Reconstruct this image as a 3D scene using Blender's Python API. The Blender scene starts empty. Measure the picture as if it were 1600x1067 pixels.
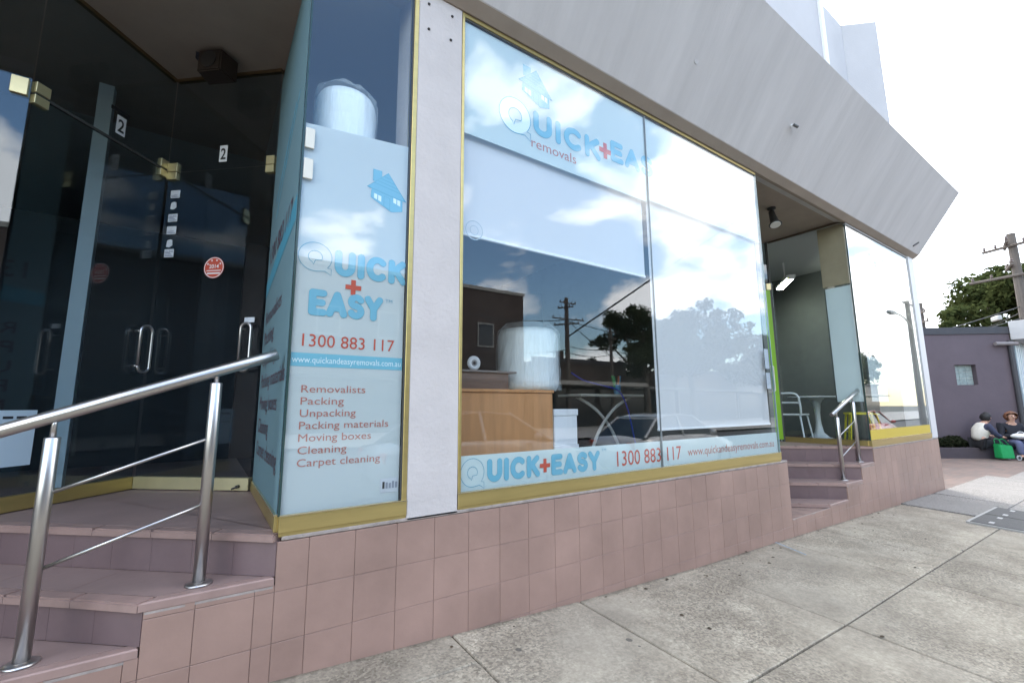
import bpy, bmesh, math, random
from mathutils import Vector, Matrix, noise
R = math.radians
random.seed(7)
scene = bpy.context.scene
COL = scene.collection

# ------------------------------------------------------------------ camera
yaw, pitch, roll = R(34.346), R(8.331), R(-0.397)
fw = Vector((math.sin(yaw)*math.cos(pitch), math.cos(yaw)*math.cos(pitch), math.sin(pitch)))
rt = Vector((math.cos(yaw), -math.sin(yaw), 0)); up = rt.cross(fw)
rt2 = rt*math.cos(roll)+up*math.sin(roll); up2 = -rt*math.sin(roll)+up*math.cos(roll)
cam = bpy.data.cameras.new('camera'); cam.sensor_width = 36; cam.lens = 36*696.02/1600
cam.clip_start = 0.05; cam.clip_end = 2000
camo = bpy.data.objects.new('camera', cam); COL.objects.link(camo)
camo.matrix_world = Matrix(((rt2.x, up2.x, -fw.x, 0), (rt2.y, up2.y, -fw.y, -2.235), (rt2.z, up2.z, -fw.z, 1.2), (0, 0, 0, 1)))
scene.camera = camo

# ------------------------------------------------------------------ sky, sun, exposure
SUN_AZ, SUN_EL = R(38), R(42)          # azimuth from +Y (into the shops) towards +X
world = bpy.data.worlds.new('World'); scene.world = world; world.use_nodes = True
wn, wl = world.node_tree.nodes, world.node_tree.links
for n in list(wn): wn.remove(n)
def wnode(t, **k):
    n = wn.new(t)
    for a, v in k.items(): setattr(n, a, v)
    return n
out = wnode('ShaderNodeOutputWorld'); bg = wnode('ShaderNodeBackground'); bg.inputs[1].default_value = 0.15
sky = wnode('ShaderNodeTexSky', sky_type='NISHITA', sun_disc=False, sun_elevation=SUN_EL, sun_rotation=SUN_AZ, altitude=50, air_density=1.5, dust_density=0.3, ozone_density=6.0)
tc = wnode('ShaderNodeTexCoord'); sep = wnode('ShaderNodeSeparateXYZ'); wl.new(tc.outputs['Generated'], sep.inputs[0])
def wmath(op, a, b=None):
    n = wnode('ShaderNodeMath', operation=op)
    for i, v in enumerate((a, b)):
        if v is None: continue
        if isinstance(v, (int, float)): n.inputs[i].default_value = v
        else: wl.new(v, n.inputs[i])
    return n.outputs[0]
cmb = wnode('ShaderNodeVectorMath', operation='MULTIPLY'); wl.new(tc.outputs['Generated'], cmb.inputs[0]); cmb.inputs[1].default_value = (1, 1, 1.9)
no1 = wnode('ShaderNodeTexNoise'); no1.inputs['Scale'].default_value = 3.1; no1.inputs['Detail'].default_value = 10; no1.inputs['Roughness'].default_value = 0.52; no1.inputs['Distortion'].default_value = 0.15
cof = wnode('ShaderNodeVectorMath', operation='ADD'); cof.inputs[1].default_value = (3.8824, 2.0885, 13.3192); wl.new(cmb.outputs[0], cof.inputs[0]); wl.new(cof.outputs[0], no1.inputs['Vector'])
rmp = wnode('ShaderNodeValToRGB'); rmp.color_ramp.elements[0].position = 0.505; rmp.color_ramp.elements[1].position = 0.575; wl.new(no1.outputs['Fac'], rmp.inputs[0])
hor = wnode('ShaderNodeMapRange'); hor.inputs[1].default_value = 0.0; hor.inputs[2].default_value = 0.05; wl.new(sep.outputs[2], hor.inputs[0])
mk = wmath('MULTIPLY', rmp.outputs[0], hor.outputs[0]); mk = wmath('MULTIPLY', mk, 0.92)
# thin bright veil round the (hidden) sun
sdn = wnode('ShaderNodeVectorMath', operation='DOT_PRODUCT'); wl.new(tc.outputs['Generated'], sdn.inputs[0]); sdn.inputs[1].default_value = (math.sin(SUN_AZ)*math.cos(SUN_EL), math.cos(SUN_AZ)*math.cos(SUN_EL), math.sin(SUN_EL))
vr = wnode('ShaderNodeMapRange', interpolation_type='SMOOTHSTEP'); vr.inputs[1].default_value = 0.2; vr.inputs[2].default_value = 0.75; vr.inputs[4].default_value = 0.75; wl.new(sdn.outputs['Value'], vr.inputs[0])
veil = wnode('ShaderNodeMixRGB'); wl.new(vr.outputs[0], veil.inputs[0]); wl.new(sky.outputs[0], veil.inputs[1]); veil.inputs[2].default_value = (6.5, 6.4, 6.3, 1)
mix = wnode('ShaderNodeMixRGB'); wl.new(mk, mix.inputs[0]); wl.new(veil.outputs[0], mix.inputs[1]); mix.inputs[2].default_value = (9.8, 9.8, 9.9, 1)
wl.new(mix.outputs[0], bg.inputs[0]); wl.new(bg.outputs[0], out.inputs[0])

sun = bpy.data.lights.new('sun', 'SUN'); sun.energy = 0.7; sun.angle = R(14); sun.color = (1.0, 0.93, 0.84)
suno = bpy.data.objects.new('sun', sun); COL.objects.link(suno)
sd = Vector((math.sin(SUN_AZ)*math.cos(SUN_EL), math.cos(SUN_AZ)*math.cos(SUN_EL), math.sin(SUN_EL)))
suno.rotation_euler = sd.to_track_quat('Z', 'Y').to_euler()

vs = scene.view_settings; vs.view_transform = 'Standard'; vs.look = 'None'; vs.gamma = 1; vs.exposure = 2.0; vs.use_curve_mapping = False
scene.render.engine = 'CYCLES'
cy = scene.cycles; cy.use_denoising = True; cy.max_bounces = 10; cy.transparent_max_bounces = 24; cy.diffuse_bounces = 4; cy.glossy_bounces = 5; cy.sample_clamp_indirect = 8
cy.caustics_reflective = False; cy.caustics_refractive = False

# ------------------------------------------------------------------ materials
MATS = {}
def nodes(name):
    m = bpy.data.materials.new(name); m.use_nodes = True; nt = m.node_tree
    return m, nt.nodes, nt.links, nt.nodes['Principled BSDF']
def mat(name, col, rough=0.6, metal=0.0, var=0.0, vscale=6.0, bump=0.0, bscale=60.0, objvar=0.0, spec=0.5, coat=0.0, stretch=None, detail=6, world=False):
    """plain principled surface with noise mottling, fine relief and a per-piece tint"""
    if name in MATS: return MATS[name]
    m, N, L, p = nodes(name)
    p.inputs['Roughness'].default_value = rough; p.inputs['Metallic'].default_value = metal
    p.inputs['Specular IOR Level'].default_value = spec; p.inputs['Coat Weight'].default_value = coat
    src = None
    tcn = N.new('ShaderNodeNewGeometry' if world else 'ShaderNodeTexCoord'); vec = tcn.outputs['Position' if world else 'Object']
    if stretch:
        mp = N.new('ShaderNodeMapping'); mp.inputs['Scale'].default_value = stretch; L.new(vec, mp.inputs[0]); vec = mp.outputs[0]
    if var > 0:
        t = N.new('ShaderNodeTexNoise'); t.inputs['Scale'].default_value = vscale; t.inputs['Detail'].default_value = detail; t.inputs['Roughness'].default_value = 0.62; L.new(vec, t.inputs['Vector'])
        mr = N.new('ShaderNodeMapRange'); mr.inputs[1].default_value = 0.25; mr.inputs[2].default_value = 0.75; mr.inputs[3].default_value = 1-var; mr.inputs[4].default_value = 1+var; L.new(t.outputs['Fac'], mr.inputs[0])
        src = mr.outputs[0]
        rr = N.new('ShaderNodeMapRange'); rr.inputs[3].default_value = max(0.02, rough-0.12*min(1, var*4)); rr.inputs[4].default_value = min(1, rough+0.12*min(1, var*4)); L.new(t.outputs['Fac'], rr.inputs[0]); L.new(rr.outputs[0], p.inputs['Roughness'])
    if objvar > 0:
        oi = N.new('ShaderNodeObjectInfo'); mr = N.new('ShaderNodeMapRange'); mr.inputs[3].default_value = 1-objvar; mr.inputs[4].default_value = 1+objvar; L.new(oi.outputs['Random'], mr.inputs[0])
        if src is None: src = mr.outputs[0]
        else:
            mm = N.new('ShaderNodeMath'); mm.operation = 'MULTIPLY'; L.new(src, mm.inputs[0]); L.new(mr.outputs[0], mm.inputs[1]); src = mm.outputs[0]
    if src is None: p.inputs['Base Color'].default_value = (*col, 1)
    else:
        vm = N.new('ShaderNodeVectorMath'); vm.operation = 'SCALE'; vm.inputs[0].default_value = col; L.new(src, vm.inputs['Scale']); L.new(vm.outputs[0], p.inputs['Base Color'])
    if bump > 0:
        t2 = N.new('ShaderNodeTexNoise'); t2.inputs['Scale'].default_value = bscale; t2.inputs['Detail'].default_value = 5; L.new(vec, t2.inputs['Vector'])
        b = N.new('ShaderNodeBump'); b.inputs['Strength'].default_value = bump; b.inputs['Distance'].default_value = 0.01; L.new(t2.outputs['Fac'], b.inputs['Height']); L.new(b.outputs[0], p.inputs['Normal'])
    MATS[name] = m; return m

def glass(name, tint, ior_f0=0.05, wav=0.0):
    """thin pane: clear transmission plus mirror reflection that grows with the angle"""
    m, N, L, p = nodes(name); N.remove(p)
    o = N['Material Output']
    lw = N.new('ShaderNodeLayerWeight'); lw.inputs[0].default_value = 0.5
    pw = N.new('ShaderNodeMath'); pw.operation = 'POWER'; L.new(lw.outputs['Facing'], pw.inputs[0]); pw.inputs[1].default_value = 5
    ma = N.new('ShaderNodeMath'); ma.operation = 'MULTIPLY_ADD'; L.new(pw.outputs[0], ma.inputs[0]); ma.inputs[1].default_value = 1-ior_f0; ma.inputs[2].default_value = ior_f0
    tr = N.new('ShaderNodeBsdfTransparent'); tr.inputs[0].default_value = (*tint, 1)
    gl = N.new('ShaderNodeBsdfGlossy'); gl.inputs['Roughness'].default_value = 0.0; gl.inputs[0].default_value = (0.97, 0.98, 1, 1)
    if wav:
        tcn = N.new('ShaderNodeTexCoord'); t = N.new('ShaderNodeTexNoise'); t.inputs['Scale'].default_value = 1.3; t.inputs['Detail'].default_value = 1; L.new(tcn.outputs['Object'], t.inputs['Vector'])
        b = N.new('ShaderNodeBump'); b.inputs['Strength'].default_value = wav; b.inputs['Distance'].default_value = 0.01; L.new(t.outputs['Fac'], b.inputs['Height']); L.new(b.outputs[0], gl.inputs['Normal'])
    mx = N.new('ShaderNodeMixShader'); L.new(ma.outputs[0], mx.inputs[0]); L.new(tr.outputs[0], mx.inputs[1]); L.new(gl.outputs[0], mx.inputs[2]); L.new(mx.outputs[0], o.inputs[0])
    MATS[name] = m; return m

def film(name, col, trans=0.35, clear=0.0):
    m, N, L, p = nodes(name); N.remove(p); o = N['Material Output']
    d = N.new('ShaderNodeBsdfDiffuse'); d.inputs[0].default_value = (*col, 1)
    t = N.new('ShaderNodeBsdfTranslucent'); t.inputs[0].default_value = (*col, 1)
    mx = N.new('ShaderNodeMixShader'); mx.inputs[0].default_value = trans; L.new(d.outputs[0], mx.inputs[1]); L.new(t.outputs[0], mx.inputs[2])
    last = mx
    if clear:
        tr = N.new('ShaderNodeBsdfTransparent'); m2 = N.new('ShaderNodeMixShader'); m2.inputs[0].default_value = clear; L.new(mx.outputs[0], m2.inputs[1]); L.new(tr.outputs[0], m2.inputs[2]); last = m2
    L.new(last.outputs[0], o.inputs[0]); MATS[name] = m; return m

def emit(name, col, s):
    m, N, L, p = nodes(name); p.inputs['Base Color'].default_value = (*col, 1); p.inputs['Emission Color'].default_value = (*col, 1); p.inputs['Emission Strength'].default_value = s
    MATS[name] = m; return m

def concrete(name, ca, cb, cspeck, dirt=0.35):
    """exposed-aggregate footpath: mottled patches, gravel speckle, gum spots"""
    m, N, L, p = nodes(name); p.inputs['Roughness'].default_value = 0.85; p.inputs['Specular IOR Level'].default_value = 0.3
    g = N.new('ShaderNodeNewGeometry'); pos = g.outputs['Position']
    def noi(s, d=6, r=0.6):
        t = N.new('ShaderNodeTexNoise'); t.inputs['Scale'].default_value = s; t.inputs['Detail'].default_value = d; t.inputs['Roughness'].default_value = r; L.new(pos, t.inputs['Vector']); return t.outputs['Fac']
    def rng(v, a, b, c=0.0, d=1.0):
        r_ = N.new('ShaderNodeMapRange'); r_.inputs[1].default_value = a; r_.inputs[2].default_value = b; r_.inputs[3].default_value = c; r_.inputs[4].default_value = d; L.new(v, r_.inputs[0]); return r_.outputs[0]
    def mixc(f, a, b, mode='MIX'):
        x = N.new('ShaderNodeMixRGB'); x.blend_type = mode
        for i, v in ((0, f), (1, a), (2, b)):
            if isinstance(v, (int, float)): x.inputs[i].default_value = v
            elif isinstance(v, tuple): x.inputs[i].default_value = (*v, 1)
            else: L.new(v, x.inputs[i])
        return x.outputs[0]
    oi = N.new('ShaderNodeObjectInfo')
    big = rng(noi(2.1, 9, 0.72), 0.38, 0.60)
    c = mixc(big, ca, cb)
    # aggregate speckle shows where the cement skin has worn away
    v = N.new('ShaderNodeTexVoronoi'); v.inputs['Scale'].default_value = 95; L.new(pos, v.inputs['Vector'])
    sp = N.new('ShaderNodeSeparateColor'); L.new(v.outputs['Color'], sp.inputs[0])
    spk = rng(sp.outputs[0], 0.0, 1.0, 0.62, 1.34)
    worn = rng(noi(1.1, 5, 0.6), 0.40, 0.62, 0.15, 1.0)
    c2 = N.new('ShaderNodeVectorMath'); c2.operation = 'SCALE'; L.new(c, c2.inputs[0]); L.new(spk, c2.inputs['Scale'])
    c = mixc(worn, c, c2.outputs[0])
    fine = rng(noi(38, 4, 0.7), 0.3, 0.7, 0.82, 1.18)
    c3 = N.new('ShaderNodeVectorMath'); c3.operation = 'SCALE'; L.new(c, c3.inputs[0]); L.new(fine, c3.inputs['Scale']); c = c3.outputs[0]
    st = rng(noi(0.8, 3, 0.5), 0.5, 0.72, 0.0, dirt)
    c = mixc(st, c, cspeck)
    # gum spots
    v2 = N.new('ShaderNodeTexVoronoi'); v2.inputs['Scale'].default_value = 4.2; L.new(pos, v2.inputs['Vector'])
    s2 = N.new('ShaderNodeSeparateColor'); L.new(v2.outputs['Color'], s2.inputs[0])
    rad = rng(s2.outputs[1], 0.45, 1.0, 0.0, 0.12)
    lt = N.new('ShaderNodeMath'); lt.operation = 'LESS_THAN'; L.new(v2.outputs['Distance'], lt.inputs[0]); L.new(rad, lt.inputs[1])
    gm = N.new('ShaderNodeMath'); gm.operation = 'MULTIPLY'; L.new(lt.outputs[0], gm.inputs[0]); gm.inputs[1].default_value = 0.75
    c = mixc(gm.outputs[0], c, (0.07, 0.065, 0.06))
    # grime washed into the foot of the wall
    sy = N.new('ShaderNodeSeparateXYZ'); L.new(pos, sy.inputs[0]); ad = N.new('ShaderNodeMath'); ad.operation = 'MULTIPLY_ADD'; L.new(noi(9, 5, 0.7), ad.inputs[0]); ad.inputs[1].default_value = 0.12; L.new(sy.outputs[1], ad.inputs[2])
    c = mixc(rng(ad.outputs[0], 0.015, 0.05, 0.0, 0.7), c, (0.085, 0.07, 0.05))
    ov = rng(oi.outputs['Random'], 0, 1, 0.88, 1.1)
    c4 = N.new('ShaderNodeVectorMath'); c4.operation = 'SCALE'; L.new(c, c4.inputs[0]); L.new(ov, c4.inputs['Scale'])
    L.new(c4.outputs[0], p.inputs['Base Color'])
    b = N.new('ShaderNodeBump'); b.inputs['Strength'].default_value = 0.5; b.inputs['Distance'].default_value = 0.006; L.new(spk, b.inputs['Height']); L.new(b.outputs[0], p.inputs['Normal'])
    MATS[name] = m; return m

def brickmat(name, c1, c2, cm, scale, vec_swap=None, bw=0.5, rh=0.25):
    m, N, L, p = nodes(name); p.inputs['Roughness'].default_value = 0.85
    tcn = N.new('ShaderNodeTexCoord'); vec = tcn.outputs['Object']
    if vec_swap:
        mp = N.new('ShaderNodeMapping'); mp.inputs['Rotation'].default_value = vec_swap; L.new(vec, mp.inputs[0]); vec = mp.outputs[0]
    b = N.new('ShaderNodeTexBrick'); b.inputs['Color1'].default_value = (*c1, 1); b.inputs['Color2'].default_value = (*c2, 1); b.inputs['Mortar'].default_value = (*cm, 1)
    b.inputs['Scale'].default_value = scale; b.inputs['Mortar Size'].default_value = 0.012; b.inputs['Brick Width'].default_value = bw; b.inputs['Row Height'].default_value = rh
    L.new(vec, b.inputs['Vector'])
    t = N.new('ShaderNodeTexNoise'); t.inputs['Scale'].default_value = 1.2; t.inputs['Detail'].default_value = 6; L.new(vec, t.inputs['Vector'])
    mr = N.new('ShaderNodeMapRange'); mr.inputs[3].default_value = 0.6; mr.inputs[4].default_value = 1.4; L.new(t.outputs['Fac'], mr.inputs[0])
    vm = N.new('ShaderNodeVectorMath'); vm.operation = 'SCALE'; L.new(b.outputs['Color'], vm.inputs[0]); L.new(mr.outputs[0], vm.inputs['Scale']); L.new(vm.outputs[0], p.inputs['Base Color'])
    bp = N.new('ShaderNodeBump'); bp.inputs['Strength'].default_value = 0.6; bp.inputs['Distance'].default_value = 0.01; bp.invert = True; L.new(b.outputs['Fac'], bp.inputs['Height']); L.new(bp.outputs[0], p.inputs['Normal'])
    MATS[name] = m; return m

def tilemat(name, col, rough=0.42):
    m = mat(name, col, rough=rough, var=0.24, vscale=1.7, objvar=0.045, bump=0.14, bscale=22, spec=0.5, detail=12, world=True)
    return m

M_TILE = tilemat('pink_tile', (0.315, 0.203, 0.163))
M_RISER = tilemat('shaded_riser_tile', (0.17, 0.115, 0.115), 0.38)  # darker copy of the pink tile, recess shade put into its colour
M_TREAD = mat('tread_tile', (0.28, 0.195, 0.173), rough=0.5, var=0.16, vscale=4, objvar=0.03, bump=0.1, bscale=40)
M_NOSE = mat('nosing_tile', (0.31, 0.207, 0.178), rough=0.45, var=0.15, vscale=9, bump=0.1, bscale=30)
M_GROUT = mat('grout', (0.27, 0.182, 0.15), rough=0.95, var=0.3, vscale=9, bump=0.4, bscale=80)
M_MORTAR = mat('mortar_edge', (0.33, 0.28, 0.25), rough=0.95, var=0.35, vscale=14, bump=0.6, bscale=60)
M_PILLAR = mat('white_render', (0.525, 0.485, 0.465), rough=0.8, var=0.09, vscale=3, bump=0.38, bscale=45)
M_FASCIA = mat('grey_concrete_fascia', (0.585, 0.56, 0.55), rough=0.85, var=0.11, vscale=1.6, bump=0.3, bscale=30, stretch=(3.0, 0.4, 0.4), detail=8)
M_SOFFIT = mat('soffit_paint', (0.36, 0.30, 0.25), rough=0.8, var=0.1, vscale=3)
M_UPPER = mat('upper_wall_paint', (0.47, 0.46, 0.465), rough=0.8, var=0.06, vscale=2, bump=0.2)
M_GOLD = mat('gold_anodised', (0.54, 0.42, 0.165), rough=0.32, metal=0.75, var=0.12, vscale=3, stretch=(0.6, 0.6, 6))
M_GOLDHI = mat('gold_highlight', (0.85, 0.74, 0.45), rough=0.22, metal=0.9)  # paler gold that paints the highlight on the sill edge
M_BRASS = mat('brass_patch', (0.70, 0.60, 0.33), rough=0.3, metal=0.6, var=0.08)
M_STEEL = mat('brushed_steel', (0.55, 0.53, 0.515), rough=0.31, metal=1.0)
M_GLASS = glass('window_glass', (0.975, 0.99, 0.988), 0.05, 0.012)
M_DGLASS = glass('door_glass', (0.78, 0.84, 0.87))
M_EDGE = mat('glass_edge', (0.03, 0.06, 0.055), rough=0.15)
M_SIL = mat('silicone_joint', (0.06, 0.06, 0.055), rough=0.6)
M_FILM = film('pale_teal_film', (0.70, 0.81, 0.815), 0.25, 0.03)
M_FILMW = film('white_sign_film', (0.64, 0.70, 0.705), 0.2)
M_FILMR = film('shaded_return_film', (0.21, 0.33, 0.37), 0.25, 0.0)  # teal film darkened in its colour for the shade of the entrance
M_BLIND = film('white_blind', (0.76, 0.77, 0.79), 0.2)
M_LBLUE = mat('print_light_blue', (0.15, 0.43, 0.57), rough=0.6)
M_LBLUE2 = mat('print_blue_outline', (0.11, 0.36, 0.49), rough=0.6)
M_BAND = mat('print_teal_band', (0.15, 0.45, 0.58), rough=0.6)
M_RED = mat('print_red', (0.52, 0.07, 0.035), rough=0.6)
M_REDT = mat('print_red_text', (0.47, 0.17, 0.13), rough=0.6)
M_REDF = film('print_faded_red', (0.62, 0.55, 0.66), 0.3, 0.35)
M_WHITE = mat('white_paper', (0.8, 0.8, 0.8), rough=0.6)
M_WTEXT = mat('print_white', (0.72, 0.85, 0.88), rough=0.6)
M_BLACK = mat('black_print', (0.02, 0.02, 0.02), rough=0.5)
M_DARKPL = mat('dark_plastic', (0.03, 0.028, 0.027), rough=0.5, var=0.15)
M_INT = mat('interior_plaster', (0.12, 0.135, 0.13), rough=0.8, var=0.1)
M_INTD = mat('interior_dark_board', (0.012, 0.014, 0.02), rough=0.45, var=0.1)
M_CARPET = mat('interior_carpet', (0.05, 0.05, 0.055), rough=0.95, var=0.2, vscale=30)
M_CONC = concrete('footpath_concrete', (0.385, 0.338, 0.262), (0.25, 0.215, 0.165), (0.29, 0.26, 0.212))
M_CONC2 = concrete('new_footpath_concrete', (0.27, 0.25, 0.228), (0.24, 0.225, 0.205), (0.21, 0.20, 0.183), 0.2)
M_BASE = mat('joint_dirt', (0.055, 0.05, 0.04), rough=0.95, var=0.3, vscale=30)
M_ASPH = mat('asphalt', (0.055, 0.055, 0.058), rough=0.85, var=0.25, vscale=8, bump=0.5, bscale=150)
M_KERB = mat('kerb_concrete', (0.33, 0.32, 0.30), rough=0.85, var=0.2, vscale=6, bump=0.3)
M_PAVE = brickmat('brick_paving', (0.19, 0.13, 0.105), (0.15, 0.115, 0.098), (0.14, 0.12, 0.108), 4.35, None, 1.0, 0.5)
M_PURP = mat('purple_wall_paint', (0.115, 0.09, 0.104), rough=0.75, var=0.12, vscale=1.6, bump=0.2, bscale=20)
M_PURPD = mat('dark_capping', (0.055, 0.055, 0.062), rough=0.6, var=0.1)
M_WOOD = mat('desk_timber', (0.56, 0.27, 0.11), rough=0.45, var=0.16, vscale=3, stretch=(6, 6, 0.6))
M_WOODD = mat('dark_timber', (0.17, 0.105, 0.075), rough=0.5, var=0.15, vscale=3)
M_BARK = mat('bark', (0.11, 0.085, 0.065), rough=0.95, var=0.4, vscale=8, bump=0.8, bscale=14, stretch=(3, 3, 0.6))
M_POLE = mat('weathered_pole', (0.12, 0.10, 0.085), rough=0.9, var=0.3, vscale=6, bump=0.5, bscale=20, stretch=(4, 4, 0.4))
M_SKIN = mat('skin', (0.50, 0.29, 0.21), rough=0.5, var=0.06)
M_RUBBER = mat('tyre_rubber', (0.02, 0.02, 0.02), rough=0.85)
def leafmat(name, a, b):
    m, N, L, p = nodes(name); N.remove(p); o = N['Material Output']
    g = N.new('ShaderNodeNewGeometry'); t = N.new('ShaderNodeTexNoise'); t.inputs['Scale'].default_value = 0.9; t.inputs['Detail'].default_value = 4; L.new(g.outputs['Position'], t.inputs['Vector'])
    ra = N.new('ShaderNodeMath'); ra.operation = 'MULTIPLY_ADD'; L.new(g.outputs['Random Per Island'], ra.inputs[0]); ra.inputs[1].default_value = 0.55; L.new(t.outputs['Fac'], ra.inputs[2])
    mr = N.new('ShaderNodeMapRange'); mr.inputs[1].default_value = 0.35; mr.inputs[2].default_value = 1.1; L.new(ra.outputs[0], mr.inputs[0])
    mx = N.new('ShaderNodeMixRGB'); mx.inputs[1].default_value = (*a, 1); mx.inputs[2].default_value = (*b, 1); L.new(mr.outputs[0], mx.inputs[0])
    d = N.new('ShaderNodeBsdfDiffuse'); tr = N.new('ShaderNodeBsdfTranslucent'); L.new(mx.outputs[0], d.inputs[0]); L.new(mx.outputs[0], tr.inputs[0])
    ms = N.new('ShaderNodeMixShader'); ms.inputs[0].default_value = 0.35; L.new(d.outputs[0], ms.inputs[1]); L.new(tr.outputs[0], ms.inputs[2]); L.new(ms.outputs[0], o.inputs[0])
    MATS[name] = m; return m
M_LEAF = leafmat('tree_leaf', (0.022, 0.032, 0.013), (0.085, 0.10, 0.036))
M_LEAFD = leafmat('gum_leaf', (0.022, 0.032, 0.014), (0.06, 0.075, 0.035))
M_SHRUB = leafmat('shrub_leaf', (0.015, 0.022, 0.012), (0.045, 0.05, 0.028))

# ------------------------------------------------------------------ helpers
def link(name, data, parent=None):
    o = bpy.data.objects.new(name, data); COL.objects.link(o)
    if parent is not None: o.parent = parent
    return o
def obj(name, bm, m, parent=None, smooth=False, recalc=True):
    if recalc: bmesh.ops.recalc_face_normals(bm, faces=bm.faces)
    me = bpy.data.meshes.new(name); bm.to_mesh(me); bm.free()
    for mm in (m if isinstance(m, (list, tuple)) else [m]): me.materials.append(mm)
    if smooth:
        for p in me.polygons: p.use_smooth = True
    return link(name, me, parent)
def thing(name, label, cat, loc=(0, 0, 0), rotz=0, group=None):
    o = link(name, None); o.location = loc; o.rotation_euler = (0, 0, rotz); return tag(o, label, cat, group)
def tag(o, label, cat, group=None):
    o['label'] = label; o['category'] = cat
    if group: o['group'] = group
    return o
def struct(o): o['kind'] = 'structure'; return o
def B(): return bmesh.new()
def box(bm, x0, x1, y0, y1, z0, z1):
    v = [bm.verts.new((x, y, z)) for z in (z0, z1) for y in (y0, y1) for x in (x0, x1)]
    for f in ((0, 2, 3, 1), (4, 5, 7, 6), (0, 1, 5, 4), (2, 6, 7, 3), (0, 4, 6, 2), (1, 3, 7, 5)): bm.faces.new([v[i] for i in f])
    return bm
def bbox(x0, x1, y0, y1, z0, z1, bev=0.0, seg=1):
    bm = box(B(), x0, x1, y0, y1, z0, z1)
    if bev: bmesh.ops.bevel(bm, geom=bm.edges[:], offset=bev, segments=seg, affect='EDGES', profile=0.5)
    return bm
def prism(bm, poly, z0, z1):
    """vertical prism over a plan polygon; z0/z1 numbers or per-vertex lists"""
    n = len(poly); za = z0 if isinstance(z0, (list, tuple)) else [z0]*n; zb = z1 if isinstance(z1, (list, tuple)) else [z1]*n
    a = [bm.verts.new((p[0], p[1], za[i])) for i, p in enumerate(poly)]; b = [bm.verts.new((p[0], p[1], zb[i])) for i, p in enumerate(poly)]
    bm.faces.new(a[::-1]); bm.faces.new(b)
    for i in range(n): bm.faces.new((a[i], a[(i+1) % n], b[(i+1) % n], b[i]))
    return bm
def wallpoly(bm, pts, y0, y1):
    """a polygon in the XZ plane given thickness along Y"""
    n = len(pts); a = [bm.verts.new((p[0], y0, p[1])) for p in pts]; b = [bm.verts.new((p[0], y1, p[1])) for p in pts]
    bm.faces.new(a); bm.faces.new(b[::-1])
    for i in range(n): bm.faces.new((a[i], b[i], b[(i+1) % n], a[(i+1) % n]))
    return bm
def tube(bm, pts, r, n=10, cap=True):
    pts = [Vector(p) for p in pts]; rs = r if isinstance(r, (list, tuple)) else [r]*len(pts); rings = []
    prev = None
    for i, p in enumerate(pts):
        d = (pts[min(i+1, len(pts)-1)]-pts[max(i-1, 0)]).normalized()
        if prev is None: a = d.orthogonal().normalized()
        else: a = (prev-d*prev.dot(d)).normalized()
        prev = a; b = d.cross(a)
        rings.append([bm.verts.new(p+(a*math.cos(2*math.pi*k/n)+b*math.sin(2*math.pi*k/n))*rs[i]) for k in range(n)])
    for i in range(len(rings)-1):
        for k in range(n): bm.faces.new((rings[i][k], rings[i][(k+1) % n], rings[i+1][(k+1) % n], rings[i+1][k]))
    if cap: bm.faces.new(rings[0][::-1]); bm.faces.new(rings[-1])
    return bm
def lathe(bm, prof, n=24, c=(0, 0)):
    rings = [[bm.verts.new((c[0]+r*math.cos(2*math.pi*k/n), c[1]+r*math.sin(2*math.pi*k/n), z)) for k in range(n)] for r, z in prof]
    for i in range(len(rings)-1):
        for k in range(n): bm.faces.new((rings[i][k], rings[i][(k+1) % n], rings[i+1][(k+1) % n], rings[i+1][k]))
    bm.faces.new(rings[0][::-1]); bm.faces.new(rings[-1]); return bm
def sphere(bm, c, r, sx=1, sy=1, sz=1, seg=12):
    g = bmesh.ops.create_uvsphere(bm, u_segments=seg, v_segments=max(6, seg*2//3), radius=1)
    for v in g['verts']: v.co = Vector((v.co.x*r*sx+c[0], v.co.y*r*sy+c[1], v.co.z*r*sz+c[2]))
    return bm
def thicken(bm, d):
    g = bmesh.ops.extrude_face_region(bm, geom=bm.faces[:]+bm.edges[:]+bm.verts[:])
    bmesh.ops.translate(bm, vec=d, verts=[v for v in g['geom'] if isinstance(v, bmesh.types.BMVert)])
def path_smooth(pts, n=6):
    pts = [Vector(p) for p in pts]; o = []
    for i in range(len(pts)-1):
        p0 = pts[max(i-1, 0)]; p1 = pts[i]; p2 = pts[i+1]; p3 = pts[min(i+2, len(pts)-1)]
        for k in range(n):
            t = k/n; o.append(0.5*((2*p1)+(p2-p0)*t+(2*p0-5*p1+4*p2-p3)*t*t+(3*p1-p0-3*p2+p3)*t**3))
    o.append(pts[-1]); return o
def frame(o, origin, ex, ez):
    """place an object whose local X/Z plane is a wall: ex along, ez up, -Y outwards"""
    ex = Vector(ex).normalized(); ez = Vector(ez).normalized(); ey = ez.cross(ex)
    o.matrix_local = Matrix(((ex.x, ey.x, ez.x, origin[0]), (ex.y, ey.y, ez.y, origin[1]), (ex.z, ey.z, ez.z, origin[2]), (0, 0, 0, 1)))
    return o
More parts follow.
